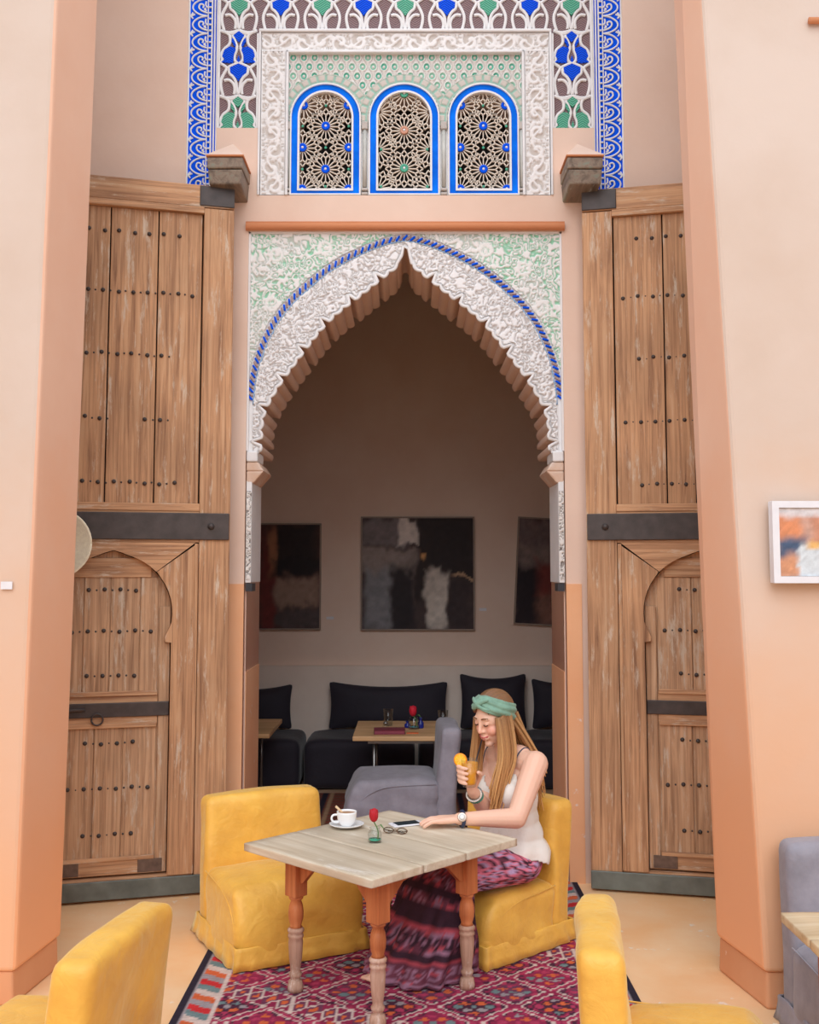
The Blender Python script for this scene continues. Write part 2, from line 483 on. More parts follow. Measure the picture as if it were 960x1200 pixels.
# ================================================================== the setting
XC = -0.024            # axis of the arch
YW = 5.80              # front face of the palace wall
YB = 6.36              # inner face of that wall
YF = 8.86              # far wall of the room behind

MB().box(-6, 6, -7, YB, -0.2, 0).build('floor', M['floor'])
bpy.data.objects['floor']['kind'] = 'structure'
fl2 = MB().box(-2.4, 2.4, YB + 0.001, YF + 0.2, -0.2, 0.0).build('floor_room', plaster('room_floor', (190, 150, 120), (206, 168, 140), rough=0.6))
fl2['kind'] = 'structure'

def resample(pts, n):
    P = [Vector((a, b)) for a, b in pts]; L = [0]
    for i in range(1, len(P)): L.append(L[-1] + (P[i] - P[i - 1]).length)
    out = []
    for k in range(n):
        s = L[-1] * k / (n - 1); i = 1
        while i < len(P) - 1 and L[i] < s: i += 1
        t = (s - L[i - 1]) / max(1e-9, L[i] - L[i - 1]); out.append(P[i - 1].lerp(P[i], t))
    return out, L[-1]

def smooth_pts(pts, it=2):
    for _ in range(it):
        q = [pts[0]]
        for a, b in zip(pts[:-1], pts[1:]):
            q += [(a[0] * .75 + b[0] * .25, a[1] * .75 + b[1] * .25), (a[0] * .25 + b[0] * .75, a[1] * .25 + b[1] * .75)]
        pts = q + [pts[-1]]
    return pts

# half profile of the pointed arch (dx from the axis, z), apex first; lobes added along it
arch_base = [(0.0, 3.40), (0.07, 3.335), (0.15, 3.272), (0.265, 3.178), (0.40, 3.075), (0.50, 2.965), (0.565, 2.875), (0.64, 2.775), (0.70, 2.69), (0.755, 2.60), (0.792, 2.52), (0.808, 2.43), (0.806, 2.36), (0.812, 2.30)]
rs, Ltot = resample(smooth_pts(arch_base, 2), 400)
half = []
for i, p in enumerate(rs):
    s = Ltot * i / 399
    t = rs[min(i + 1, 399)] - rs[max(i - 1, 0)]; t.normalize()
    nrm = Vector((-t.y, t.x))                                  # points out of the opening
    if nrm.x * 1.0 + nrm.y * 0.6 < 0: nrm = -nrm
    ph = (s / 0.195) % 1.0
    lobe = -0.018 * abs(math.sin(PI * ph * 3)) ** 0.7
    d = abs(ph - 0.0) if ph < 0.5 else abs(1 - ph)
    notch = 0.038 * max(0, 1 - (d / 0.085) ** 2) ** 0.5 if d < 0.085 else 0
    k = 1.0 if s > 0.02 else 1.0
    half.append((max(0.0, p.x + nrm.x * (lobe + notch) * k), p.y + nrm.y * (lobe + notch) * k))
half = [(0.0, 3.452), (0.010, 3.449), (0.018, 3.438), (0.021, 3.420), (0.020, 3.398)] + [p for i, p in enumerate(half) if p[0] > 0.034 or Ltot * i / 399 > 0.12]
JX = 0.866                                                     # half width between the jambs
opening = [(XC - x, z) for x, z in half[::-1]] + [(XC + x, z) for x, z in half[1:]]
hole = [(XC - JX, 0.0), (XC - JX, 2.30)] + opening + [(XC + JX, 2.30), (XC + JX, 0.0)]
hole_np = np.array(hole)

def inside(X, Z, poly):
    r = np.zeros(X.shape, bool); n = len(poly); j = n - 1
    for i in range(n):
        xi, zi = poly[i]; xj, zj = poly[j]
        if zi != zj:
            c = ((zi > Z) != (zj > Z)) & (X < (xj - xi) * (Z - zi) / (zj - zi) + xi)
            r ^= c
        j = i
    return r

def dist_line(X, Z, pts):
    d = np.full(X.shape, 9.0)
    for a, b in zip(pts[:-1], pts[1:]):
        vx, vz = b[0] - a[0], b[1] - a[1]; L2 = vx * vx + vz * vz + 1e-12
        t = np.clip(((X - a[0]) * vx + (Z - a[1]) * vz) / L2, 0, 1)
        d = np.minimum(d, np.hypot(X - a[0] - t * vx, Z - a[1] - t * vz))
    return d

# ---- palace wall: thick core with the scalloped opening, and a front skin framing the recessed arch panel
AX, AZ = 0.872, 3.53                                           # recessed arch panel: half width, top
WT = 7.0
wl = [(-5.0, 0), ] + [(h[0], h[1]) for h in hole] + [(5.0, 0), (5.0, WT), (-5.0, WT)]
# window openings in the core (lattices sit in them)
WINX = [-0.4725, -0.030, 0.416]
def arch_loop(cx, hw, z0, zs, n=18, k=1.0):
    return [(cx - hw, z0), (cx + hw, z0)] + [(cx + hw * math.cos(a), zs + hw * k * math.sin(a)) for a in [PI * i / n for i in range(n + 1)]]
win_holes = [arch_loop(cx, 0.150, 3.755, 4.19) for cx in WINX]
wall_back = plate('wall_back', [wl] + win_holes, YW + 0.05, YB, M['salmon']); wall_back['kind'] = 'structure'
sk = [(-5.0, 0), (XC - AX, 0), (XC - AX, AZ), (XC + AX, AZ), (XC + AX, 0), (5.0, 0), (5.0, 4.124), (XC + 1.245, 3.72), (XC + 1.245, 3.72)]
bxl, bxr = XC - 1.230, XC + 1.230
sk = [(-5.0, 0), (XC - AX, 0), (XC - AX, AZ), (XC + AX, AZ), (XC + AX, 0), (5.0, 0), (5.0, WT), (bxr, WT), (bxr, 3.60), (XC + 1.060, 3.60), (XC + 1.060, 4.124),
      (XC + 0.815, 4.124), (XC + 0.815, 3.735), (XC - 0.815, 3.735), (XC - 0.815, 4.124), (XC - 1.060, 4.124), (XC - 1.060, 3.60), (bxl, 3.60), (bxl, WT), (-5.0, WT)]
skin = plate('wall_face', [sk], YW, YW + 0.05, M['salmon'], wall_back)
# orange painted lower strips at the sides of the opening
for sgn in (-1, 1):
    a, b_ = XC + sgn * AX, XC + sgn * 0.955
    MB().box(a, b_, YW - 0.006, YW, 0.0, 1.575).build('painted_strip', M['orange_plaster'], wall_back)
    MB().box(XC + sgn * (JX - 0.004), XC + sgn * JX, YW + 0.05, YB - 0.002, 0.0, 1.1).build('painted_reveal', M['orange_plaster'], wall_back)
# terracotta roll moulding over the arch panel
mo = MB().tube([(XC - 0.885, YW - 0.012, 3.552), (XC + 0.885, YW - 0.012, 3.552)], 0.022, 10)
mo.box(XC - 0.885, XC + 0.885, YW - 0.024, YW, 3.55, 3.578)
t1 = mo.build('trim_1', M['terracotta']); t1['kind'] = 'structure'; autosmooth(t1)

# ---- carved stucco on the arch panel
rope_half = [(0.0, 3.50), (0.105, 3.484), (0.276, 3.414), (0.428, 3.327), (0.536, 3.239), (0.645, 3.138), (0.733, 3.017), (0.80, 2.873), (0.835, 2.754), (0.852, 2.644), (0.860, 2.535), (0.862, 2.29)]
rope_half = smooth_pts(rope_half, 2)
rope = [(XC - x, z) for x, z in rope_half[::-1]] + [(XC + x, z) for x, z in rope_half[1:]]
rope_poly = rope + [(XC + 0.862, 2.0), (XC - 0.862, 2.0)]
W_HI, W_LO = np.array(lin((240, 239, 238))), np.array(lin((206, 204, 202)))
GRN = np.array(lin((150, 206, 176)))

def scroll(X, Z, k, seed):
    """winding carved tendrils: contour bands of a warped noise"""
    wx = X + 0.030 * (vnoise(X * 14, Z * 14, seed + 5) - 0.5); wz = Z + 0.030 * (vnoise(X * 14, Z * 14, seed + 9) - 0.5)
    n = vnoise(wx * k, wz * k, seed) + 0.35 * vnoise(wx * k * 2.1, wz * k * 2.1, seed + 3)
    r = np.abs(((n * 3.1) % 1.0) * 2 - 1)
    return sstep(0.18, 0.55, r), r

step = 0.0046
xa, xb = XC - AX + 0.012, XC + AX - 0.012
def spandrel_fn(X, Z):
    h, r = scroll(X, Z, 29, 3)
    flower = np.zeros_like(X)
    for cx, cz in ((XC - 0.72, 3.40), (XC + 0.66, 3.32), (XC + 0.45, 3.43), (XC - 0.45, 3.44), (XC - 0.74, 3.12), (XC + 0.76, 3.10)):
        d = np.hypot(X - cx, Z - cz); an = np.arctan2(Z - cz, X - cx)
        fl = sstep(0.055, 0.045, d * (1 + 0.18 * np.cos(an * 6))) * (0.6 + 0.4 * np.cos(d * 190)); flower = np.maximum(flower, fl)
    h = np.maximum(h, flower)
    g = sstep(0.35, 0.65, vnoise(X * 6, Z * 6, 31)) * 0.75 + 0.25
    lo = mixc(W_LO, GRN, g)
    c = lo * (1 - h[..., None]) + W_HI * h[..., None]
    return h * 0.009, c
def band_fn(X, Z):
    h, r = scroll(X, Z, 33, 12)
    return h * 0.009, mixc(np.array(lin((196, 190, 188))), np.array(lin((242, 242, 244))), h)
dcache = {}
def keep_sp(sgn):
    def k(X, Z):
        return (~inside(X, Z, rope_poly)) & (dist_line(X, Z, rope[::3]) > 0.022) & ((X - XC) * sgn >= -0.002)
    return k
def keep_band(X, Z):
    return inside(X, Z, rope_poly) & (~inside(X, Z, hole)) & (dist_line(X, Z, rope[::3]) > 0.020) & (dist_line(X, Z, opening[::4]) > 0.011)
panel = plate('trim_2', [[(XC - AX, 2.28), (XC - 0.812, 2.28)] + opening + [(XC + 0.812, 2.28), (XC + AX, 2.28), (XC + AX, AZ), (XC - AX, AZ)]], YW + 0.028, YW + 0.0499, M['white_stucco'])
panel['kind'] = 'structure'
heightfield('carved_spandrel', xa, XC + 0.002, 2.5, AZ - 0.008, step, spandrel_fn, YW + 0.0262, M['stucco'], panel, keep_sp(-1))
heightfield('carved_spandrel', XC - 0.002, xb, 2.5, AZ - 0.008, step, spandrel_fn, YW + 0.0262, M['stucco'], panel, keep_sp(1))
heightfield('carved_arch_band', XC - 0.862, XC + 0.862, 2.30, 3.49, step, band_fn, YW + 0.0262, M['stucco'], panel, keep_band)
# raised rim of the scalloped edge, plain border of the panel
rim = MB().tube([(x, YW + 0.026, z) for x, z in opening[::3]], 0.010, 6); rim.build('scalloped_rim', M['white_stucco'], panel, True)
bd = MB()
for sgn in (-1, 1): bd.box(XC + sgn * AX, XC + sgn * (AX - 0.012), YW + 0.010, YW + 0.028, 2.30, AZ)
bd.box(XC - AX, XC + AX, YW + 0.010, YW + 0.028, AZ - 0.010, AZ); bd.build('panel_border', M['white_stucco'], panel)
# twisted blue and pink cord following the arch
rp, LR = resample([p for p in rope if p[1] > 2.55], 131)
twist_blue, twist_pink = MB(), MB()
for i in range(1, 130):
    t = (rp[i + 1] - rp[i - 1]).normalized(); n_ = Vector((-t.y, t.x)); d = (t * 0.8 + n_ * 0.9).normalized() * 0.013
    (twist_blue if i % 2 else twist_pink).cap((rp[i].x - d.x, YW + 0.020, rp[i].y - d.y), (rp[i].x + d.x, YW + 0.020, rp[i].y + d.y), 0.0065, 0.0065, 6)
twist_blue.build('cord_blue', M['blue'], panel, True)
twist_pink.build('cord_pink', plain('faded_pink', (176, 150, 146)), panel, True)
MB().tube([(p.x + (XC - p.x) * 0.022, YW + 0.024, p.y - 0.018) for p in rp], 0.004, 5).build('cord_line', plain('pale_blue', (150, 186, 222)), panel, True)

# ---- imposts and carved pilasters under the arch
for sgn in (-1, 1):
    im = empty('trim_3' if sgn < 0 else 'trim_4', (XC + sgn * JX, YW + 0.05, 1.58)); im['kind'] = 'structure'
    def X_(v): return -sgn * v                                  # local: +v points into the opening
    q = MB(); q.box(X_(-0.004), X_(0.058), -0.045, 0.20, 0.66, 0.72)
    bevel(q.build('impost_cap', M['white_stucco'], im), 0.01, 3)
    q = MB()
    q.hexa([(X_(-0.004), -0.03, 0.545), (X_(0.035), -0.03, 0.545), (X_(0.035), 0.30, 0.545), (X_(-0.004), 0.30, 0.545)],
           [(X_(-0.004), -0.035, 0.61), (X_(0.092), -0.035, 0.61), (X_(0.092), 0.30, 0.61), (X_(-0.004), 0.30, 0.61)])
    q.hexa([(X_(-0.004), -0.035, 0.61), (X_(0.092), -0.035, 0.61), (X_(0.092), 0.30, 0.61), (X_(-0.004), 0.30, 0.61)],
           [(X_(-0.004), -0.035, 0.66), (X_(0.060), -0.035, 0.66), (X_(0.060), 0.30, 0.66), (X_(-0.004), 0.30, 0.66)])
    bevel(q.build('corbel', plaster('corbel_plaster', (214, 172, 142), (226, 206, 192), big=9), im), 0.008, 2)
    q = MB(); q.box(X_(-0.004), X_(0.028), -0.03, 0.34, 0.0, 0.56); bevel(q.build('pilaster', M['white_stucco'], im), 0.005, 2)
    def pil_fn(X, Z):
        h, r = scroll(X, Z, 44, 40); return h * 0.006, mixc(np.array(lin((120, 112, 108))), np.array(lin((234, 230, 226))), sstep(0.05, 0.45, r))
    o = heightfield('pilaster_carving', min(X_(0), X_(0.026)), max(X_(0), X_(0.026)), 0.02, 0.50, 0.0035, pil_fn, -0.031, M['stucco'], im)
    q = MB()
    for k in range(6): q.box(X_(0.001 + k * 0.0058), X_(0.0055 + k * 0.0058), -0.034, 0.10, -0.045, -0.003)
    q.build('mosaic_strip', plain('black_zellige', (62, 66, 74), rough=0.3), im)

# ---- piers of the courtyard, battered, with plinths
def pier(name, bc, tc, kindname, sgn):
    m_ = MB(); m_.hexa(bc, tc)
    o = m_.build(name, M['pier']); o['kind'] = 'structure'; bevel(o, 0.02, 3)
    o.data.materials.append(M['pier_side_bounce']); o.data.polygons[3 if sgn < 0 else 5].material_index = 1
    return o
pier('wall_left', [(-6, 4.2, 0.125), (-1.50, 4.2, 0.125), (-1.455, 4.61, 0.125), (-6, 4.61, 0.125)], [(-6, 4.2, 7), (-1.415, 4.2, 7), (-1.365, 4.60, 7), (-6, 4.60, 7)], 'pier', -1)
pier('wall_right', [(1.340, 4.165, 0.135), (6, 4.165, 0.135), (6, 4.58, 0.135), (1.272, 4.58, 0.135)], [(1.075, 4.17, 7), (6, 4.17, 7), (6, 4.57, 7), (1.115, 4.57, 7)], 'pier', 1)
b = MB(); b.hexa([(-6, 4.205, 0), (-1.506, 4.205, 0), (-1.461, 4.60, 0), (-6, 4.60, 0)], [(-6, 4.212, 0.128), (-1.514, 4.212, 0.128), (-1.468, 4.60, 0.128), (-6, 4.60, 0.128)])
o = b.build('baseboard_left', M['plinth']); o['kind'] = 'structure'; bevel(o, 0.012, 3)
b = MB(); b.hexa([(1.346, 4.172, 0), (6, 4.172, 0), (6, 4.57, 0), (1.278, 4.57, 0)], [(1.352, 4.180, 0.138), (6, 4.180, 0.138), (6, 4.57, 0.138), (1.284, 4.57, 0.138)])
o = b.build('baseboard_right', M['plinth']); o['kind'] = 'structure'; bevel(o, 0.012, 3)
# small roll moulding high on the right pier
o = MB().tube([(1.62, 4.15, 3.87), (2.6, 4.15, 3.87)], 0.014, 8).build('trim_5', M['terracotta'], None, True); o['kind'] = 'structure'

# ---- unseen courtyard sides, added to cut low sky light; height set for fill
for nm, bb_ in (('wall_unseen_rear', (-5.6, 5.6, -5.2, -4.9)), ('wall_unseen_left', (-5.6, -5.3, -4.9, 4.2)), ('wall_unseen_right', (5.3, 5.6, -4.9, 4.2))):
    o = MB().box(bb_[0], bb_[1], bb_[2], bb_[3], 0, 2.8).build(nm, M['court']); o['kind'] = 'structure'

# ---- the room behind
o = MB().box(-2.5, 2.5, YF, YF + 0.2, 0, 4.6).build('wall_far', M['room_plaster']); o['kind'] = 'structure'
MB().box(-2.4, 2.4, YF - 0.05, YF, 0, 0.87).build('dado', M['dado'], o)
o = MB().box(-2.5, -2.4, YB + 0.002, YF, 0, 4.6).build('wall_room_left', M['room_plaster']); o['kind'] = 'structure'
o = MB().box(2.4, 2.5, YB + 0.002, YF, 0, 4.6).build('wall_room_right', M['room_plaster']); o['kind'] = 'structure'
o = MB().box(-2.5, 2.5, YB + 0.002, YF + 0.2, 4.6, 4.75).build('ceiling', wood('ceiling_planks', (70, 46, 30), (96, 66, 44), axis='x')); o['kind'] = 'structure'

# ================================================================== window panel above the arch
ZP0, ZP1 = 3.735, 4.685
wp = empty('trim_6', (XC, YW + 0.05, ZP0)); wp['kind'] = 'structure'
def wpl(name, loops, y0, y1, m): 
    o = plate(name, [[(x - XC, z - ZP0) for x, z in lp] for lp in loops], y0 - YW - 0.05, y1 - YW - 0.05, m, wp); return o
FW = 0.815; FI = 0.672; FT = 4.575
# carved frame: left, right and top bands
def vine(u, v, wd):
    """running scroll: u along the band, v across (0 centre)"""
    p = 0.105; k = np.floor(u / p); uu = u - (k + 0.5) * p
    sg = np.where(k % 2 == 0, 1.0, -1.0)
    vv = (v * sg + 0.006); r = np.hypot(uu, vv); an = np.arctan2(vv, uu)
    s = np.cos(an - r * 120.0 + k) * sstep(0.056, 0.04, r)
    l = np.cos(u * 2 * PI / (2 * p)) * 0.030
    stem = sstep(0.012, 0.004, np.abs(v - l))
    leaf = sstep(0.1, 0.5, np.abs(((vnoise(u * 55, v * 55, 8) * 2.4) % 1) * 2 - 1)) * sstep(0.03, 0.05, r) * 0.9
    h = np.maximum(np.maximum(sstep(0.0, 0.5, s), stem), leaf)
    e = sstep(wd / 2 - 0.012, wd / 2 - 0.006, np.abs(v))
    return np.maximum(h, e)
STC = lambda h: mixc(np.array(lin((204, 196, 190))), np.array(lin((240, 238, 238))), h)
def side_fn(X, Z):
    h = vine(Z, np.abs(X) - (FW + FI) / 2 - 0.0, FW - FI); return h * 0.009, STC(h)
def top_fn(X, Z):
    h = vine(X, Z - (FT + 0.055 - ZP0), 0.11); return h * 0.009, STC(h)
fr = plate('stucco_frame_ground', [[(-FW, 0), (-FI, 0), (-FI, FT - ZP0), (FI, FT - ZP0), (FI, 0), (FW, 0), (FW, ZP1 - ZP0), (-FW, ZP1 - ZP0)]], -0.036, 0.0, M['white_stucco'], wp)
for s in (-1, 1):
    a, b_ = sorted((s * FI, s * FW))
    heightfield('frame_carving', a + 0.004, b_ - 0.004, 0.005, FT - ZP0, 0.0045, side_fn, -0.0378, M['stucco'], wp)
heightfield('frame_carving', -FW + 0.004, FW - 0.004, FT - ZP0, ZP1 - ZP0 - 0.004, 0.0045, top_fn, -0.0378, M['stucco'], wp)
q = MB()
for (x0, x1, z0, z1) in ((-FW - 0.012, FW + 0.012, ZP1 - ZP0, ZP1 - ZP0 + 0.016), (-FW - 0.012, -FW, 0, ZP1 - ZP0), (FW, FW + 0.012, 0, ZP1 - ZP0),
                         (-FI, FI, FT - ZP0 - 0.014, FT - ZP0), (-FI, -FI + 0.014, 0, FT - ZP0), (FI - 0.014, FI, 0, FT - ZP0)):
    q.box(x0, x1, -0.062, 0.0, z0, z1)
bevel(q.build('frame_fillet', M['white_stucco'], wp), 0.004, 2)
# honeycomb of small oval cells with green hearts between frame and window heads
wloc = [cx - XC for cx in WINX]
def comb_fn(X, Z):
    px, pz = 0.0605, 0.0545
    row = np.floor((Z - 0.02) / pz); xo = X + (row % 2) * px / 2
    cx = (np.floor(xo / px) + 0.5) * px; dx = xo - cx; dz = (Z - 0.02) - (row + 0.5) * pz
    r = np.sqrt((dx / 0.021) ** 2 + (dz / 0.025) ** 2)
    ring = sstep(0.25, 0.1, np.abs(r - 0.92)); heart = sstep(0.42, 0.2, r)
    h = np.maximum(np.maximum(ring, heart * 0.8), sstep(1.15, 1.4, r) * 0.6)
    g = sstep(0.9, 0.7, r) * sstep(0.35, 0.5, r)
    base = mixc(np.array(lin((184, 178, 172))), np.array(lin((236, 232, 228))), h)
    tone = sstep(0.3, 0.6, vnoise(X * 9, Z * 9, 77))
    gc = mixc(np.array(lin((60, 176, 150))), np.array(lin((130, 196, 172))), tone)
    c = base * (1 - g[..., None]) + gc * g[..., None]
    for w_ in wloc:                                               # beaded hood over each window
        d = np.hypot(X - w_, Z - (4.19 - ZP0)); an = np.arctan2(Z - (4.19 - ZP0), X - w_)
        hd = (np.abs(d - 0.232) < 0.026) & (Z > 4.19 - ZP0 - 0.03)
        bead = 0.35 + 0.65 * sstep(-0.95, -0.35, np.cos(an * 30)) * sstep(0.02, 0.012, np.abs(d - 0.235))
        hh = np.maximum(bead, sstep(0.018, 0.024, np.abs(d - 0.232)))
        h = np.where(hd, hh, h)
        cc = mixc(np.array(lin((110, 190, 170))), np.array(lin((206, 196, 188))), hh)
        c = np.where(hd[..., None], cc, c)
    return h * 0.008, c
def comb_keep(X, Z):
    k = np.ones(X.shape, bool)
    for w_ in wloc: k &= ~((np.hypot(X - w_, Z - (4.19 - ZP0)) < 0.200) | ((np.abs(X - w_) < 0.200) & (Z < 4.19 - ZP0)))
    return k & (Z > 4.13 - ZP0)
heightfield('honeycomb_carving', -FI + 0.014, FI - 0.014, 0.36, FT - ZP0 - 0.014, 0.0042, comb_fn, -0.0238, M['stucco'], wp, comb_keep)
gl = [[(-FI, 0), (FI, 0), (FI, FT - ZP0), (-FI, FT - ZP0)]] + [[(x - XC, z - ZP0) for x, z in arch_loop(cx, 0.150, 3.757, 4.19)] for cx in WINX]
plate('panel_ground', gl, -0.022, 0.0, M['white_stucco'], wp)
for cx in (-0.2515 - XC, 0.193 - XC, -0.685 - XC, 0.630 - XC):      # slim colonnettes between the windows
    cx = cx - 0.0
    hw = 0.012
    c_ = MB(); c_.tube([(cx, -0.030, 0.055), (cx, -0.030, 0.385)], hw, 8)
    c_.build('colonnette', plain('grey_colonnette', (196, 196, 190)), wp, True)
    c_ = MB(); c_.box(cx - 0.018, cx + 0.018, -0.048, -0.02, 0.385, 0.43); c_.box(cx - 0.018, cx + 0.018, -0.048, -0.02, 0.005, 0.02); c_.box(cx - 0.018, cx + 0.018, -0.048, -0.02, 0.03, 0.045)
    bevel(c_.build('colonnette_cap', plain('stone_cap', (188, 180, 174)), wp), 0.005, 2)

# ---- three arched windows with pierced lattices
def lattice(mb, hubs, rays, r1, r2, r3, clip, hw=0.0034, hd=0.011, yc=0.0):
    def bar(a, b, w_=hw):
        mx, mz = (a[0] + b[0]) / 2, (a[1] + b[1]) / 2
        if not (clip(mx, mz) and clip(*a) and clip(*b)):
            # shorten towards the end that lies inside
            if clip(*a) and not clip(*b):
                for t in (0.75, 0.5, 0.3):
                    c = (a[0] + (b[0] - a[0]) * t, a[1] + (b[1] - a[1]) * t)
                    if clip(*c): b = c; break
                else: return
            elif clip(*b) and not clip(*a):
                return bar(b, a, w_)
            else: return
        d = Vector((b[0] - a[0], b[1] - a[1]))
        if d.length < 1e-4: return
        n = Vector((-d.y, d.x)).normalized() * w_
        q = [(a[0] - n.x, a[1] - n.y), (b[0] - n.x, b[1] - n.y), (b[0] + n.x, b[1] + n.y), (a[0] + n.x, a[1] + n.y)]
        mb.hexa([(p[0], yc - hd, p[1]) for p in q], [(p[0], yc + hd, p[1]) for p in q])
    for (hx, hz, ph) in hubs:
        P = lambda r, a: (hx + r * math.cos(a), hz + r * math.sin(a))
        st = 2 * PI / rays
        for k in range(rays):
            a = ph + k * st
            bar(P(r1, a), P(r2, a), hw * 0.85)
            bar(P(r2, a), P(r3, a + st / 2)); bar(P(r2, a), P(r3, a - st / 2))
            if True: bar(P(r3, a + st / 2), P(r3 * 1.24, a + st), hw * 0.85); bar(P(r3, a + st / 2), P(r3 * 1.24, a), hw * 0.85)
        n = 14
        for k in range(n):
            a, b = 2 * PI * k / n, 2 * PI * (k + 1) / n
            bar(P(r1 * 1.02, a), P(r1 * 1.02, b), hw * 1.2)
latt_m = plain('pale_lattice', (228, 216, 202), rough=0.85)
wdesc = ['left', 'middle', 'right']
for wi, cx in enumerate(WINX):
    wn = empty('window_%d' % (wi + 1), (cx, YW + 0.03, 3.735)); wn['kind'] = 'structure'
    zs = 4.19 - 3.735
    A = lambda hw, z0: arch_loop(0, hw, z0, zs, 28)
    bevel(plate('outer_lip', [A(0.199, 0.003), A(0.191, 0.012)], -0.03, 0.0, M['white_stucco'], wn), 0.003, 2)
    plate('blue_band', [A(0.191, 0.012), A(0.157, 0.030)], -0.018, 0.0, M['sky_blue'], wn)
    bevel(plate('inner_lip', [A(0.157, 0.030), A(0.146, 0.042)], -0.026, 0.02, M['white_stucco'], wn), 0.003, 2)
    clip = lambda x, z: (abs(x) < 0.1465 and 0.04 < z < zs) or (z >= zs and math.hypot(x, z - zs) < 0.1465)
    lt = MB()
    if wi == 1: hubs = [(0, 0.385, 0), (0, 0.165, 0), (-0.146, 0.275, .1), (0.146, 0.275, .1), (-0.146, 0.05, .1), (0.146, 0.05, .1), (-0.146, 0.495, .1), (0.146, 0.495, .1), (0, 0.60, 0)]
    else: hubs = [(0, 0.410, 0), (0, 0.160, 0), (-0.130, 0.285, 0), (0.130, 0.285, 0), (-0.130, 0.045, 0), (0.130, 0.045, 0), (-0.125, 0.53, 0), (0.125, 0.53, 0), (0, 0.64, 0)]
    lattice(lt, hubs, 16, 0.021, 0.068, 0.086, clip, hw=0.0031, hd=0.007, yc=0.006)
    lt.build('lattice', latt_m, wn)
    main = [h for h in hubs if clip(h[0], h[1]) and abs(h[0]) < 0.131]
    for hi, (hx, hz, _) in enumerate(main):
        mt = M['blue'] if wi != 1 else (plain('pink_boss', (206, 150, 126)) if hi == 0 else M['green'])
        hb = MB().lathe([(0.0, 0), (0.024, 0.0), (0.024, 0.007), (0.021, 0.010), (0.012, 0.010), (0.009, 0.006), (0.0, 0.006)], 16)
        o = hb.build('boss', mt, wn, True); o.location = (hx, -0.004, hz); o.rotation_euler = (PI / 2, 0, 0)
        o2 = MB().lathe([(0, 0), (0.0085, 0), (0.006, 0.005), (0, 0.006)], 10).build('boss_centre', M['white_stucco'], o, True); o2.location = (0, 0, 0.006)
    for gx, gz in ([(0, 0.285), (0, 0.53), (-0.13, 0.41), (0.13, 0.41), (-0.13, 0.16), (0.13, 0.16), (0, 0.06)] if wi != 1 else [(-0.13, 0.275), (0.13, 0.275), (-0.13, 0.06), (0.13, 0.06)]):
        q = MB().ball((gx, -0.004, gz), (0.008, 0.006, 0.008), 8, 6); q.build('green_bead', M['green'], wn, True)
    MB().box(-0.18, 0.18, 0.22, 0.24, 0.0, zs + 0.2).build('pane', M['dark_gap'], wn)  # dark sheet standing in for the unlit space behind the lattice

# ================================================================== tile mosaic around the window panel
MZ0 = 4.124
mosaic = empty('trim_7', (XC, YW + 0.05, MZ0)); mosaic['kind'] = 'structure'
PW = 0.222
mauve = chevron('mauve_chevron', (112, 92, 96), (150, 126, 128), PW, XC)
cblue = chevron('blue_chevron', (0, 60, 196), (0, 88, 246), PW, XC)
cgreen = chevron('green_chevron', (50, 140, 116), (112, 186, 158), PW, XC)
plate('mosaic_ground', [[(-1.060, 0), (-0.827, 0), (-0.827, ZP1 + 0.016 - MZ0), (0.827, ZP1 + 0.016 - MZ0), (0.827, 0), (1.060, 0), (1.060, 1.6), (-1.060, 1.6)]], -0.03, 0.0, mauve, mosaic)
q = MB()
for s in (-1, 1):
    q.box(s * 1.060, s * 1.048, -0.05, 0, 0, 1.6)
    q.box(s * 0.840, s * 0.828, -0.05, 0, 0, 0.555)
bevel(q.build('mosaic_fillet', M['white_stucco'], mosaic), 0.003, 2)
# motif outlines traced in cells of half width 1 (x) and height 1 (z, downwards from the top)
UA_leaf = [(-.47, .14), (0, .02), (.47, .14), (.43, .30), (.26, .36), (0, .55), (-.26, .36), (-.43, .30)]
UA_straps = [[(-1, 0), (-.72, .10), (-.62, .16), (-.86, .38), (-.98, .58), (-.93, .80), (-.82, 1.0)],
             [(0, -.01), (-.30, .05), (-.54, .12), (-.62, .16)],
             [(-.50, .15), (-.52, .32), (-.30, .40), (-.12, .56), (-.09, .78), (0, .95)],
             [(-.78, .53), (-.50, .50), (-.24, .64), (-.17, .80), (-.22, .95)],
             [(-1, 1.0), (-.55, 1.08), (0, .99)]]
UB_spade = [(0, .02), (.30, .16), (.02, .35), (-.02, .35), (-.30, .16)]
UB_sliver = [(-.36, .22), (-.40, .34), (-.20, .52), (-.12, .44), (-.22, .32)]
UB_lobe = [(-.20, .53), (-.50, .50), (-.78, .60), (-.90, .80), (-.76, .89), (-.98, .98), (-.30, 1.0), (-.26, .86), (-.13, .64)]
UB_drop = [(0, .76), (.09, .92), (0, 1.0), (-.09, .92)]
UB_straps = [[(-1, .0), (-.54, .10), (-.46, .28), (-.52, .45), (-.82, .56), (-.97, .76), (-.86, .90), (-1.0, 1.0)],
             [(-.36, .15), (-.12, .42), (-.10, .58), (-.26, .80), (-.20, .95), (0, 1.0)],
             [(-1, 0), (-.42, .13), (0, .0)]]
CH = 0.192
def to_cell(pts, cx, zt, hw=PW / 2 * 0.93): return [(cx + x * hw, zt - z * CH) for x, z in pts]
mesh_cache = {}
def cell_poly(key, pts, cx, zt, m, name='tile_leaf'):
    if key not in mesh_cache:
        o = plate(name, [to_cell(pts, 0, 0)], -0.040, -0.022, m, mosaic, ); mesh_cache[key] = o.data
        o.location = (cx, 0, zt); return o
    o = link(name, mesh_cache[key], None, mosaic); o.location = (cx, 0, zt); return o
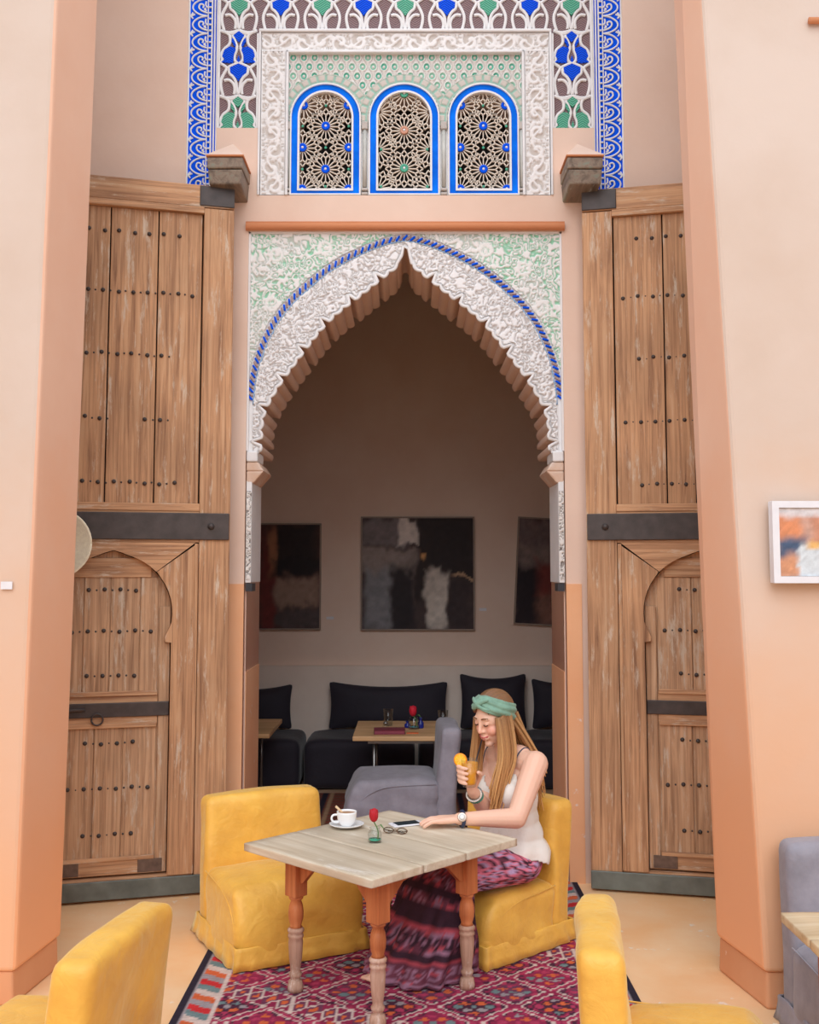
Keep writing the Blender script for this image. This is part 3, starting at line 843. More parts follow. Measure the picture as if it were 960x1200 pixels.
def cell_straps(key, straps, cx, zt):
    if key not in mesh_cache:
        mb = MB()
        for st in straps:
            for s in (1, -1):
                pts = smooth_pts([(s * x, z) for x, z in st], 2)
                mb.tube([(x, -0.032, z) for x, z in to_cell(pts, 0, 0)], 0.0095, 6)
        mesh_cache[key] = mb.mesh('strap'); mesh_cache[key].materials.append(M['white_stucco'])
        mesh_cache[key].polygons.foreach_set('use_smooth', [True] * len(mesh_cache[key].polygons))
    o = link('strapwork', mesh_cache[key], None, mosaic); o.location = (cx, 0, zt)
def unit_A(cx, zt, m): 
    cell_poly('A' + m.name, UA_leaf, cx, zt, m); cell_straps('As', UA_straps, cx, zt)
def unit_B(cx, zt, m, full=True):
    cell_poly('Bs' + m.name, UB_spade, cx, zt, m)
    for s in (1, -1):
        cell_poly('Bl%d' % s + m.name, [(s * x, z) for x, z in UB_lobe], cx, zt, m)
        cell_poly('Bv%d' % s + m.name, [(s * x, z) for x, z in UB_sliver], cx, zt, m)
    cell_poly('Bd' + m.name, UB_drop, cx, zt, m)
    cell_straps('Bst', UB_straps, cx, zt)
ztop = ZP1 + 0.016 - MZ0 + CH
cols = [-0.944 + i * 0.236 for i in range(9)]
for i, cx in enumerate(cols):
    unit_A(cx, ztop, cgreen if i % 2 == 0 else cblue)
    unit_B(cx, ztop + CH, cblue if i % 2 == 0 else cgreen)
for cx in (cols[0], cols[-1]):
    unit_B(cx, ztop - CH, cblue); unit_A(cx, ztop - 2 * CH, cblue); unit_B(cx, ztop - 3 * CH, cgreen)

# ================================================================== blue arabesque strips at both sides
for s in (-1, 1):
    st = empty('trim_8' if s < 0 else 'trim_9', (XC + s * 1.145, YW + 0.05, 3.60)); st['kind'] = 'structure'
    plate('blue_ground', [[(-0.085, 0), (0.085, 0), (0.085, 2.4), (-0.085, 2.4)]], -0.03, 0, M['blue'], st)
    q = MB(); f = -s
    for x in (-0.080, 0.049, 0.065, 0.080): q.box(f * x - 0.004, f * x + 0.004, -0.044, -0.03, 0, 2.4)
    q.box(f * 0.022, f * 0.028, -0.040, -0.03, 0, 2.4)
    bevel(q.build('strip_fillet', M['white_stucco'], st), 0.002, 1)
    mb = MB(); yy = -0.032
    arc = [(0.022, 0.0), (-0.02, 0.006), (-0.055, 0.028), (-0.066, 0.052), (-0.055, 0.076), (-0.02, 0.098), (0.022, 0.104)]
    lines = [arc, [(0.020, 0.018), (-0.010, 0.028), (-0.032, 0.048), (-0.024, 0.074), (0.0, 0.066), (-0.006, 0.048)], [(0.020, 0.05), (0.008, 0.064), (0.012, 0.086)],
             [(-0.074, 0.0), (-0.050, 0.010)], [(-0.074, 0.0), (-0.062, 0.020)], [(-0.074, 0.0), (-0.062, -0.016)], [(0.014, 0.03), (0.0, 0.04), (0.012, 0.046)]]
    for lf in lines: mb.tube([(f * x, yy, z) for x, z in smooth_pts(lf, 2)], 0.0052, 6)
    for k in range(3): mb.box(f * 0.030, f * 0.046, -0.040, -0.03, 0.012 + k * 0.0347, 0.020 + k * 0.0347)
    me = mb.mesh('arabesque'); me.materials.append(M['white_stucco']); me.polygons.foreach_set('use_smooth', [True] * len(me.polygons))
    for k in range(22):
        o = link('arabesque', me, None, st); o.location = (0, 0, 0.05 + k * 0.1035)
# ================================================================== the two great door leaves, each with a wicket door
def horseshoe(cx, hw, z0, zs, n=26):
    """outline of the wicket opening: straight sides, cusped foot, horseshoe arch with a slight point"""
    L = [(cx - hw, z0), (cx + hw, z0), (cx + hw, zs - 0.12), (cx + hw - 0.030, zs - 0.115), (cx + hw - 0.034, zs - 0.095)]
    r = hw + 0.004
    for i in range(n + 1):
        a = -0.16 + (PI + 0.32) * i / n
        L.append((cx + r * math.cos(a), zs + 0.03 + r * math.sin(a) * 1.02 + 0.018 * math.exp(-((a - PI / 2) / 0.16) ** 2)))
    L += [(cx - hw + 0.034, zs - 0.095), (cx - hw + 0.030, zs - 0.115), (cx - hw, zs - 0.12)]
    return L

stud_me = MB().lathe([(0.0115, 0), (0.0115, 0.004), (0.008, 0.010), (0.0, 0.012)], 8).mesh('stud'); stud_me.materials.append(M['iron'])
stud_me.polygons.foreach_set('use_smooth', [True] * len(stud_me.polygons))
stud2_me = MB().lathe([(0.0055, 0), (0.0055, 0.003), (0.0, 0.006)], 6).mesh('stud_small'); stud2_me.materials.append(M['iron'])

def door_leaf(name, hx, hy, ang, side, label):
    """side -1: leaf hangs to the left of the opening. local u runs from the hinge outwards, front faces the camera"""
    rz = PI + ang if side < 0 else -ang
    root = empty(name, (hx, hy, 0.012), rz); tag(root, label, 'door', 'carved wooden door leaves of the arch')
    f = 1 if side < 0 else -1                                    # local y direction of the front
    W = 1.10
    rnd = random.Random(5 + side)
    def bx(u0, u1, d0, d1, z0, z1): return MB().box(u0, u1, f * d0, f * d1, z0, z1)
    def put(nm, u0, u1, d0, d1, z0, z1, m, parent=root, bv=0.004):
        return bevel(bx(u0, u1, d0, d1, z0, z1).build(nm, M[m] if isinstance(m, str) else m, parent), bv, 2)
    # boards and framing; d = 0 back .. 0.09 front
    put('stile', 0.0, 0.160, 0, 0.085, 0.0, 3.58, 'door')
    put('stile', W - 0.150, W, 0, 0.085, 0.0, 3.58, 'door')
    put('top_rail', 0.0, W, 0, 0.088, 3.585, 3.705, 'door_x')
    put('iron_corner', 0.0, 0.185, 0.086, 0.096, 3.59, 3.70, 'iron'); put('iron_corner', W - 0.185, W, 0.086, 0.096, 3.59, 3.70, 'iron')
    put('panel_moulding', 0.16, W - 0.15, 0.05, 0.094, 3.548, 3.583, 'door_x')
    put('panel_moulding', 0.16, W - 0.15, 0.05, 0.094, 1.945, 1.985, 'door_x')
    pu = [0.164, 0.404, 0.652, 0.800, 0.948] if side > 0 else [0.164, 0.396, 0.642, 0.948]
    if side > 0: pu = [0.164, 0.424, 0.572, 0.948]
    for a, b_ in zip(pu[:-1], pu[1:]):
        put('plank', a + 0.003, b_ - 0.003, 0.02, 0.066 + rnd.uniform(-.003, .003), 1.985, 3.548, 'door')
    put('backing', 0.16, W - 0.15, 0.004, 0.02, 0.08, 3.56, M['dark_gap'], bv=0)
    put('iron_band', 0.005, W - 0.005, 0.088, 0.100, 1.795, 1.935, 'iron')
    for u in (0.9, 0.1): 
        o = link('bolt', stud_me, None, root); o.location = (u, f * 0.099, 1.865); o.rotation_euler = (-f * PI / 2, 0, 0); o.scale = (1.6, 1.6, 1.6)
    put('middle_rail', 0.16, W - 0.15, 0, 0.088, 1.78, 1.945, 'door_x')
    # studs of the upper panel
    for ri, z in enumerate((3.42, 3.10, 2.765, 2.425, 2.09)):
        us = [0.215 + 0.0765 * k for k in range(10)]
        if ri in (0, 2, 4): us = us[1:-1]
        for k, u in enumerate(us):
            if rnd.random() < 0.07: continue
            o = link('stud', stud_me, None, root); o.location = (u + rnd.uniform(-.004, .004), f * 0.064, z + rnd.uniform(-.006, .006)); o.rotation_euler = (-f * PI / 2, 0, 0)
            if k and ri:
                o = link('stud', stud2_me, None, root); o.location = (u - 0.038, f * 0.064, z + rnd.uniform(-.004, .004)); o.rotation_euler = (-f * PI / 2, 0, 0)
    # raised surround of the wicket: jamb boards and arched head
    uc, hw, zs = 0.590, 0.297, 1.385
    U0, U1 = 0.168, W - 0.09
    HS = horseshoe(uc, hw, 0.10, zs)
    top = [p for p in HS if p[1] > zs - 0.13]
    # the arched head is cut in two jambs and a crown piece with mitred joints
    k45 = lambda p: p
    right = [(U0, 0.10), (uc - hw, 0.10)] + [p for p in HS[::-1] if p[0] < uc and p[1] >= zs - 0.1201 and p[1] < 1.60] + [(U0, 1.775)]
    def poly(nm, pts, d0, d1, m): 
        return bevel(plate(nm, [pts], f * d0, f * d1, M[m], root), 0.004, 2)
    lo = [p for p in HS if p[0] > uc and p[1] < 1.595 and p[1] >= zs - 0.1201]; lo.sort(key=lambda p: HS.index(p))
    hi = [p for p in HS if p[1] >= 1.60]
    lf = [p for p in HS if p[0] < uc and p[1] < 1.595 and p[1] >= zs - 0.1201]
    poly('surround_jamb', [(U1, 0.10), (U1, 1.775), hi[0]][:2] + [(hi[0][0] + 0.004, hi[0][1])] + lo[::-1] + [(uc + hw, 0.10)], 0.0, 0.098, 'door')
    poly('surround_jamb', [(uc - hw, 0.10)] + lf[::-1] + [(hi[-1][0] - 0.004, hi[-1][1])] + [(U0, 1.775), (U0, 0.10)], 0.0, 0.098, 'door')
    poly('surround_crown', [(U1 - 0.01, 1.780)] + hi + [(U0 + 0.01, 1.780)], 0.0, 0.096, 'door_x')
    put('surround_bead', 0.163, 0.182, 0.09, 0.104, 0.10, 1.775, 'door'); 
    # the wicket door itself
    wk = []
    w0, w1 = uc - hw + 0.004, uc + hw - 0.004
    arch_in = horseshoe(uc, hw - 0.003, 0.105, zs)
    bevel(plate('wicket_head', [arch_in], f * 0.022, f * 0.044, M['door_old'], root), 0.003, 2)
    put('wicket_stile', w0, w0 + 0.055, 0.03, 0.062, 0.11, 1.45, 'door_old'); put('wicket_stile', w1 - 0.055, w1, 0.03, 0.062, 0.11, 1.45, 'door_old')
    put('wicket_rail', w0 + 0.057, w1 - 0.057, 0.03, 0.062, 0.11, 0.185, 'door_x'); put('wicket_rail', w0 + 0.057, w1 - 0.057, 0.03, 0.062, 0.85, 1.01, 'door_x')
    put('wicket_rail', w0 + 0.10, w1 - 0.10, 0.03, 0.062, 1.60, 1.70, 'door_x')
    n = 4 if side < 0 else 3
    uu = [w0 + 0.06 + (w1 - w0 - 0.12) * t for t in ((0, .20, .52, .80, 1) if n == 4 else (0, .38, .70, 1))]
    for i in range(len(uu) - 1):
        zt = 1.63 if 0 < i < len(uu) - 2 else 1.60
        put('wicket_plank', uu[i] + 0.002, uu[i + 1] - 0.002, 0.024, 0.052 + rnd.uniform(-.003, .003), 1.01, zt, 'door_old')
    ul = [uu[0], uu[0] + (uu[-1] - uu[0]) * 0.36, uu[0] + (uu[-1] - uu[0]) * 0.66, uu[-1]]
    for i in range(3):
        put('wicket_plank', ul[i] + 0.002, ul[i + 1] - 0.002, 0.024, 0.052 + rnd.uniform(-.003, .003), 0.185, 0.85, 'door_old')
    put('wicket_bead', uu[0], uu[-1], 0.05, 0.070, 0.838, 0.862, 'door_x'); put('wicket_bead', uu[0], uu[-1], 0.05, 0.070, 0.998, 1.022, 'door_x')
    put('wicket_bead', uu[0], uu[-1], 0.05, 0.068, 0.178, 0.198, 'door_x')
    put('wicket_iron', w0, w1, 0.062, 0.072, 0.893, 0.965, 'iron')
    for z0, z1, u0, u1 in ((0.115, 0.180, w0 + 0.02, w0 + 0.14), (0.115, 0.180, w1 - 0.16, w1 - 0.02)):
        put('iron_plate', u0, u1, 0.061, 0.066, z0, z1, plain('rusty_plate', (110, 88, 76), var=0.3, scale=30))
    for z in (1.535, 1.325, 1.10, 0.762, 0.537, 0.308):
        wide = z in (1.325, 0.537)
        us = [uc + (k - 2.5) * 0.078 for k in range(6)] if wide else [uc + (k - 1.5) * 0.078 for k in range(4)]
        for k, u in enumerate(us):
            o = link('stud', stud_me, None, root); o.location = (u, f * 0.051, z + rnd.uniform(-.004, .004)); o.rotation_euler = (-f * PI / 2, 0, 0)
            if k:
                o = link('stud', stud2_me, None, root); o.location = (u - 0.039, f * 0.051, z); o.rotation_euler = (-f * PI / 2, 0, 0)
    # pull ring and latch
    if side < 0:
        ru = uc + 0.06
        ring = MB().tube([(ru + 0.028 * math.cos(a), f * 0.080, 0.885 + 0.028 * math.sin(a)) for a in [2 * PI * i / 18 for i in range(19)]], 0.005, 6)
        ring.build('pull_ring', M['iron'], root, True)
        bt = MB().tube([(uc + 0.12, f * 0.078, 0.935), (uc + 0.30, f * 0.078, 0.930)], 0.009, 8); bt.box(uc + 0.27, uc + 0.30, f * 0.07, f * 0.09, 0.90, 0.96)
        bevel(bt.build('latch_bolt', M['iron'], root), 0.003, 1)
    put('kick_plate', 0.0, W, 0.086, 0.098, 0.0, 0.092, 'patina')
    put('bottom_rail', 0.165, W, 0.0, 0.086, 0.0, 0.100, 'door_x')
    return root
door_leaf('door_leaf', -0.972, 5.72, R(15.5), -1, 'tall wooden door leaf behind left pier, its wicket door with a pull ring')
door_leaf('door_leaf', 0.960, 5.76, R(13.0), 1, 'tall wooden door leaf standing behind the right pier')

# ================================================================== beam stubs that hold the door pivots
for s in (-1, 1):
    bs = empty('beam_stub', (XC + s * 0.965, YW, 3.69)); tag(bs, 'weathered beam end jutting from wall above %s door leaf' % ('left' if s < 0 else 'right'), 'beam', 'beam ends over the doors')
    q = MB().hexa([(-0.085, -0.24, 0.02), (0.085, -0.24, 0.02), (0.085, 0.03, 0.0), (-0.085, 0.03, 0.0)], [(-0.092, -0.25, 0.10), (0.092, -0.25, 0.10), (0.092, 0.03, 0.10), (-0.092, 0.03, 0.10)])
    bevel(q.build('lower_board', M['beam'], bs), 0.008, 2)
    q = MB().hexa([(-0.096, -0.255, 0.103), (0.096, -0.255, 0.103), (0.096, 0.03, 0.103), (-0.096, 0.03, 0.103)], [(-0.096, -0.255, 0.165), (0.096, -0.255, 0.165), (0.096, 0.03, 0.165), (-0.096, 0.03, 0.165)])
    bevel(q.build('upper_board', M['beam'], bs), 0.008, 2)
    q = MB().box(-0.102, 0.102, -0.262, 0.0, 0.167, 0.178); bevel(q.build('cover_strip', M['terracotta'], bs), 0.004, 2)
    q = MB().add([(-0.10, -0.258, 0.178), (0.10, -0.258, 0.178), (0.10, 0.0, 0.178), (-0.10, 0.0, 0.178), (0.0, -0.002, 0.34)], [(0, 1, 4), (1, 2, 4), (2, 3, 4), (3, 0, 4), (0, 3, 2, 1)])
    q.build('plaster_cap', M['salmon'], bs)

# ================================================================== round straw tray hanging on the left leaf
tr = empty('straw_tray', (-1.775, 5.368, 1.782), R(15)); tag(tr, 'round coiled straw tray hanging by the left pier', 'tray')
prof = [(0.0, 0.0)]
for i in range(1, 18):
    r = 0.168 * i / 17; prof += [(r - 0.004, 0.004 - 0.02 * (i / 17) ** 2 * -1 + 0.003), (r, 0.0 + 0.02 * (i / 17) ** 2)]
prof += [(0.168, 0.016), (0.0, -0.006)]
o = MB().lathe(prof, 40).build('coil_disc', M['straw'], tr, True); o.rotation_euler = (PI / 2, 0, 0)
q = MB().tube([(0.168 * math.cos(a), -0.018, 0.168 * math.sin(a)) for a in [2 * PI * i / 40 for i in range(41)]], 0.006, 6)
q.build('rim', M['straw'], tr, True)
# ================================================================== slip-covered low chairs
def slip_chair(name, loc, rz, m, label, cat='chair', group=None, seed=0, W=0.58, D=0.56, HB=0.60, HS=0.31, skirt=True, creases=False):
    """origin on the floor under the middle; the chair faces local -Y"""
    c = empty(name, loc, rz); tag(c, label, cat, group)
    rnd = random.Random(seed); p1, p2, p3 = rnd.uniform(0, 6), rnd.uniform(0, 6), rnd.uniform(0, 6)
    def wr(x, y, z): return (0.004 * math.sin(17 * x + 9 * z + p1) * math.sin(13 * y + 7 * z + p2) + 0.003 * math.sin(40 * x * 0.3 + 31 * z + p3 + 9 * y))
    sd = D - 0.10; yb = D / 2                              # seat depth, back plane
    def seat_fn(x, y, z):
        u = (z + HS / 2) / HS                              # 0 bottom .. 1 top
        fr = max(0, -y / (sd / 2))
        y2 = y
        if y < 0: y2 = y + 0.085 * max(0, (u - 0.45) / 0.55) ** 2.2 * fr ** 2
        z2 = z + (0.022 * (1 - (2 * x / W) ** 2) * (1 - (2 * y / sd) ** 2) if u > 0.5 else 0)
        q = wr(x, y, z) * 1.2
        if creases and u > 0.25: q += 0.007 * math.sin(30 * u + 4 * y + p1) * math.exp(-((u - 0.62) / 0.22) ** 2) * (0.5 + 0.5 * math.sin(7 * y + p2))
        return (x * (1 + 0.02 * math.sin(u * PI)) + q, y2 + q, z2 + q * 0.8)
    o = MB().rbox((0, -D / 2 + sd / 2, HS / 2 + 0.012), (W, sd, HS - 0.02), 0.045, 22, seat_fn).build('seat', m, c, True)
    def back_fn(x, y, z):
        u = (z + HB / 2) / HB
        lean = 0.055 * max(0, u - 0.35)
        dome = 0.012 * (1 - (2 * x / W) ** 2) * max(0, u - 0.7) / 0.3
        q = wr(x * 1.3, z, y) * 1.2
        crease = 0.006 * math.exp(-((u - 0.78 - 0.05 * x) / 0.015) ** 2) * (1 if y < 0 else 0) * max(0, 1 - abs(x / (W * .33)) ** 3)
        return (x * (1 - 0.04 * max(0, u - 0.5)) + q, y + lean + q + crease, z + dome)
    MB().rbox((0, yb - 0.06, HB / 2 + 0.008), (W * 0.99, 0.125, HB - 0.008), 0.036, 22, back_fn).build('backrest', m, c, True)
    if skirt:
        # valance hanging from a seam round the base, with a pleat at each corner
        hw, hd = W / 2 + 0.004, D / 2 + 0.002
        loop = []; n = 26
        for (ax, ay, bx_, by_) in ((-hw, -hd, hw, -hd), (hw, -hd, hw, hd), (hw, hd, -hw, hd), (-hw, hd, -hw, -hd)):
            for i in range(n):
                t = i / n; loop.append((ax + (bx_ - ax) * t, ay + (by_ - ay) * t, t))
        mb = MB(); nv = len(loop); rows = [(0.092, 0.0), (0.087, 0.004), (0.066, 0.005), (0.036, 0.011), (0.004, 0.020)]
        for z, off in rows:
            for (x, y, t) in loop:
                pl = math.exp(-((min(t, 1 - t) - 0.06) / 0.025) ** 2) * 0.016 * (0.092 - z) / 0.088
                k = 1 + (off - pl + 0.003 * math.sin(t * 31 + p1 + z * 30)) / 0.29
                k2 = 1 + (off - pl + 0.003 * math.sin(t * 27 + p2)) / 0.28
                mb.v.append((x * k, y * k2, z))
        for r_ in range(len(rows) - 1):
            for i in range(nv):
                a = r_ * nv; j = (i + 1) % nv
                mb.f.append((a + i, a + nv + i, a + nv + j, a + j))
        s_ = mb.build('skirt', m, c, True)
        so = s_.modifiers.new('thick', 'SOLIDIFY'); so.thickness = 0.005
        so.offset = -1
    # piping seam along the seat side
    sm = MB()
    for s in (-1, 1):
        pts = [(s * W * 0.502, yb - 0.12, HS * 0.96)] + [(s * W * 0.506, -D / 2 + 0.30 - 0.27 * math.sin(a), 0.12 + (HS - 0.14) * math.cos(a) * 0.98) for a in [0.0, .3, .6, .9, 1.2, 1.45]]
        sm.tube(smooth_pts3(pts), 0.0032, 5)
    sm.build('seam', m, c, True)
    return c
def smooth_pts3(pts, it=2):
    P = [Vector(p) for p in pts]
    for _ in range(it):
        q = [P[0]]
        for a, b in zip(P[:-1], P[1:]): q += [a.lerp(b, .25), a.lerp(b, .75)]
        P = q + [P[-1]]
    return P
G1 = 'yellow slip-covered chairs'
slip_chair('slipper_chair', (-0.580, 4.905, 0.0098), R(28), M['yellow'], 'empty yellow slip-covered chair on left side of turned-leg table', group=G1, seed=1)
slip_chair('slipper_chair', (0.325, 4.945, 0.0098), R(-47.5), M['yellow'], 'yellow slip-covered chair on which the woman sits', group=G1, seed=2, HS=0.265)
slip_chair('slipper_chair', (-1.085, 3.19, 0.0098), R(-100), M['yellow'], 'yellow chair in the front left corner of the picture, turned away from the table', group=G1, seed=3, HB=0.615)
slip_chair('slipper_chair', (0.795, 3.15, 0.0098), R(81), M['yellow'], 'yellow chair in the foreground right of the table, its rounded back to the rug', group=G1, seed=4, HB=0.625)
slip_chair('slipper_chair', (-0.065, 6.66, 0.0098), R(-88), M['grey_cloth'], 'grey linen chair standing in the archway', group='grey linen chairs', seed=5, W=0.52, HB=0.70, HS=0.40, D=0.66, creases=True)
slip_chair('slipper_chair', (1.715, 3.80, 0), R(3), M['grey_cloth'], 'grey linen chair against the right pier under the framed picture', group='grey linen chairs', seed=6, W=0.66, D=0.60, HB=0.645)

# ================================================================== tables
def turned_leg(mb_up, mb_lo):
    pass
LEG = [(0.030, 0.0), (0.031, 0.018), (0.026, 0.040), (0.017, 0.046), (0.024, 0.056), (0.026, 0.066), (0.019, 0.076), (0.021, 0.090), (0.026, 0.130), (0.029, 0.185), (0.027, 0.200),
       (0.031, 0.206), (0.031, 0.214), (0.026, 0.219), (0.032, 0.226), (0.033, 0.234), (0.026, 0.242)]
LEG2 = [(0.026, 0.242), (0.022, 0.250), (0.029, 0.275), (0.0305, 0.300), (0.027, 0.325), (0.020, 0.345), (0.028, 0.352), (0.029, 0.362)]
tb = empty('cafe_table', (-0.110, 4.346, 0.0098), R(45.8)); tag(tb, 'square table with bleached plank top and turned legs, woman\'s coffee on it', 'table')
TL, TW, TZ = 0.813, 0.726, 0.5702
for i, (a, b_) in enumerate(((-0.5, -0.17), (-0.17, 0.12), (0.12, 0.5))):
    q = MB().rbox(((a + b_) / 2 * TL, 0, TZ - 0.016), ((b_ - a) * TL - 0.0012, TW, 0.032), 0.0045, 10)
    q.build('top_plank', M['top'], tb, True)
lx, ly = 0.245, 0.232
for sx in (-1, 1):
    for sy in (-1, 1):
        L_ = empty('leg', (sx * lx, sy * ly, 0)); L_.parent = tb
        MB().lathe(LEG, 20).build('worn_foot', M['leg_worn'], L_, True)
        MB().lathe(LEG2, 20).build('turned_shaft', M['leg'], L_, True)
        bevel(MB().box(-0.032, 0.032, -0.032, 0.032, 0.362, 0.5382).build('square_head', M['leg'], L_), 0.004, 2)
for s in (-1, 1):
    # bracketed aprons, deeper towards the legs
    pr = [(-lx + 0.033, 0.415), (-lx + 0.05, 0.42), (-lx + 0.12, 0.485), (-lx + 0.17, 0.495), (lx - 0.17, 0.495), (lx - 0.12, 0.485), (lx - 0.05, 0.42), (lx - 0.033, 0.415), (lx - 0.033, 0.538), (-lx + 0.033, 0.538)]
    plate('apron', [pr], s * ly - 0.010, s * ly + 0.010, M['leg'], tb)
    pr2 = [(x * (ly - 0.033) / (lx - 0.033), z) for x, z in pr]
    o = plate('apron', [pr2], -0.010, 0.010, M['leg'], tb); o.rotation_euler = (0, 0, PI / 2); o.location = (s * lx, 0, 0)

t2 = empty('cafe_table', (1.545, 3.12, 0)); tag(t2, 'wooden table at the right edge in front of grey chair', 'table')
for i in range(3):
    q = MB().rbox((0, (i - 1) * 0.25, TZ - 0.016), (0.74, 0.248, 0.034), 0.009, 8); q.build('top_plank', M['top_edge'], t2, True)
for sx in (-1, 1):
    for sy in (-1, 1):
        MB().lathe(LEG + LEG2[1:], 16, (sx * 0.26, sy * 0.26, 0)).build('leg', M['leg_worn'], t2, True)
for s in (-1, 1):
    MB().box(-0.29, 0.29, s * 0.26 - 0.012, s * 0.26 + 0.012, 0.36, 0.5365).build('apron', M['leg'], t2)
    MB().box(s * 0.26 - 0.012, s * 0.26 + 0.012, -0.25, 0.25, 0.36, 0.5365).build('apron', M['leg'], t2)

def bistro(loc, w_, d_, label):
    t = empty('bistro_table', loc); tag(t, label, 'table', 'pale wood tables in the dark room')
    bevel(MB().box(-w_ / 2, w_ / 2, -d_ / 2, d_ / 2, 0.515, 0.545).build('table_top', M['pine'], t), 0.004, 2)
    for sx in (-1, 1):
        for sy in (-1, 1):
            MB().tube([(sx * (w_ / 2 - 0.14), sy * (d_ / 2 - 0.08), 0), (sx * (w_ / 2 - 0.14), sy * (d_ / 2 - 0.08), 0.516)], 0.011, 8).build('leg', M['metal'], t, True)
    MB().box(-w_ / 2 + 0.1, w_ / 2 - 0.1, -d_ / 2 + 0.06, d_ / 2 - 0.06, 0.49, 0.514).build('under_frame', M['metal'], t)
bistro((-0.026, 7.53, 0.0098), 0.70, 0.74, 'pale wood table behind the grey chair, set with glasses and a red flower')
bistro((-1.31, 7.64, 0.0098), 0.74, 0.72, 'pale wood table half hidden by the left jamb of the arch')

# ================================================================== kilims
def kilim(name, x0, x1, y0, y1, cell, fn, label):
    nx = int((x1 - x0) / cell); ny = int((y1 - y0) / cell)
    X, Y = np.meshgrid(np.linspace(x0, x1, nx + 1), np.linspace(y0, y1, ny + 1))
    Z = 0.008 + 0.0015 * vnoise(X * 9, Y * 9, 2)
    C = fn(X, Y, x0, x1, y0, y1)
    i = np.arange((nx + 1) * (ny + 1)).reshape(ny + 1, nx + 1)
    F = np.stack([i[:-1, :-1], i[:-1, 1:], i[1:, 1:], i[1:, :-1]], -1).reshape(-1, 4).tolist()
    V = np.stack([X, Y, Z], -1).reshape(-1, 3)
    Cs = C.reshape(-1, 3)
    # thin edge down to the floor
    V = V.tolist(); ring = list(i[0, :]) + list(i[1:, -1]) + list(i[-1, -2::-1]) + list(i[-2:0:-1, 0])
    n0 = len(V); V += [[V[k][0], V[k][1], 0.0005] for k in ring]
    for k in range(len(ring)):
        j = (k + 1) % len(ring); F.append([int(ring[j]), int(ring[k]), n0 + k, n0 + j])
    me = bpy.data.meshes.new(name); me.from_pydata(V, [], F); me.update()
    color_attr(me, np.concatenate([Cs, Cs[np.array(ring)]]))
    o = link(name, me, M['kilim']); tag(o, label, 'rug'); return o
KC = {k: np.array(lin(v)) for k, v in dict(mag=(146, 46, 78), dark=(78, 44, 62), plum=(112, 62, 86), org=(208, 102, 64), teal=(112, 132, 134), cream=(208, 188, 180), pink=(176, 62, 94), navy=(50, 44, 56), red=(196, 52, 56), grey=(156, 146, 150)).items()}
def kilim_main(X, Y, x0, x1, y0, y1):
    # step the coordinates so the diagonals run in woven steps
    q = 0.011
    xs = np.floor(X / q) * q; ys = np.floor(Y / q) * q
    p = 0.31
    a = (xs / p + ys / (p * 0.92)) + 0.1; b = (xs / p - ys / (p * 0.92)) + 0.37
    ia, ib = np.floor(a), np.floor(b); fa, fb = a - ia - .5, b - ib - .5
    d = np.maximum(np.abs(fa), np.abs(fb)) * 2
    chk = (ia + ib * 2) % 3
    C = np.empty(X.shape + (3,)); C[:] = KC['plum']
    def setc(m, c): C[m] = KC[c]
    setc(chk == 1, 'mag'); setc(chk == 2, 'dark')
    setc((d > 0.90), 'mag'); setc((d > 0.90) & (chk == 1), 'pink')
    setc((d > 0.83) & (d <= 0.90), 'cream')
    dots = (np.floor((fa + fb) / 0.045) % 2 == 0)
    setc((d > 0.70) & (d <= 0.80) & dots, 'dark'); setc((d > 0.70) & (d <= 0.80) & ~dots, 'pink')
    setc((d > 0.60) & (d <= 0.68), 'mag')
    ga, gb = np.floor((fa + .5) * 5), np.floor((fb + .5) * 5)
    inn = (d < 0.60); ra, rb = (fa + .5) * 5 - ga - .5, (fb + .5) * 5 - gb - .5
    sq = (np.maximum(np.abs(ra), np.abs(rb)) < 0.33) & inn
    hsh = ((ga * 3 + gb * 7 + ia * 5 + ib * 11) % 5)
    for k, c in enumerate(('org', 'teal', 'pink', 'grey', 'org')): setc(sq & (hsh == k), c)
    # diagonal band crossing the field
    bd_ = np.abs(((xs * 0.55 + ys) % 1.15) - 0.5); m = bd_ < 0.075
    setc(m, 'mag'); t = ((xs - ys * 0.5) / 0.075) % 1.0; tt = np.abs(t - .5) + bd_ / 0.075 * .5
    setc(m & (tt < 0.55), 'cream'); setc(m & (tt < 0.40), 'plum'); setc(m & (tt < 0.2), 'org'); setc((bd_ > 0.068) & m, 'cream')
    # borders along the long sides: dark edge, toothed stripe, pale line
    e = np.minimum(X - x0, x1 - X)
    z = ((ys + np.where(np.floor(ys / 0.055) % 2 == 0, 1, 1) * (e - 0.05) * 0.6) / 0.05); k = np.floor(z) % 5
    m = e < 0.150
    for i, c in enumerate(('org', 'cream', 'teal', 'red', 'grey')): setc(m & (k == i), c)
    zz = np.abs(((ys / 0.05) % 1) - .5) * 0.12
    setc((e > 0.135) & (e < 0.152), 'cream'); setc(e < 0.030, 'navy'); setc((e >= 0.030) & (e < 0.040), 'grey')
    var = 0.85 + 0.3 * vnoise(X * 40, Y * 160, 4)
    return C * var[..., None]
kilim('kilim_rug', -0.875, 0.885, 2.3, 6.25, 0.0085, kilim_main, 'magenta and purple diamond kilim under the turned-leg table')
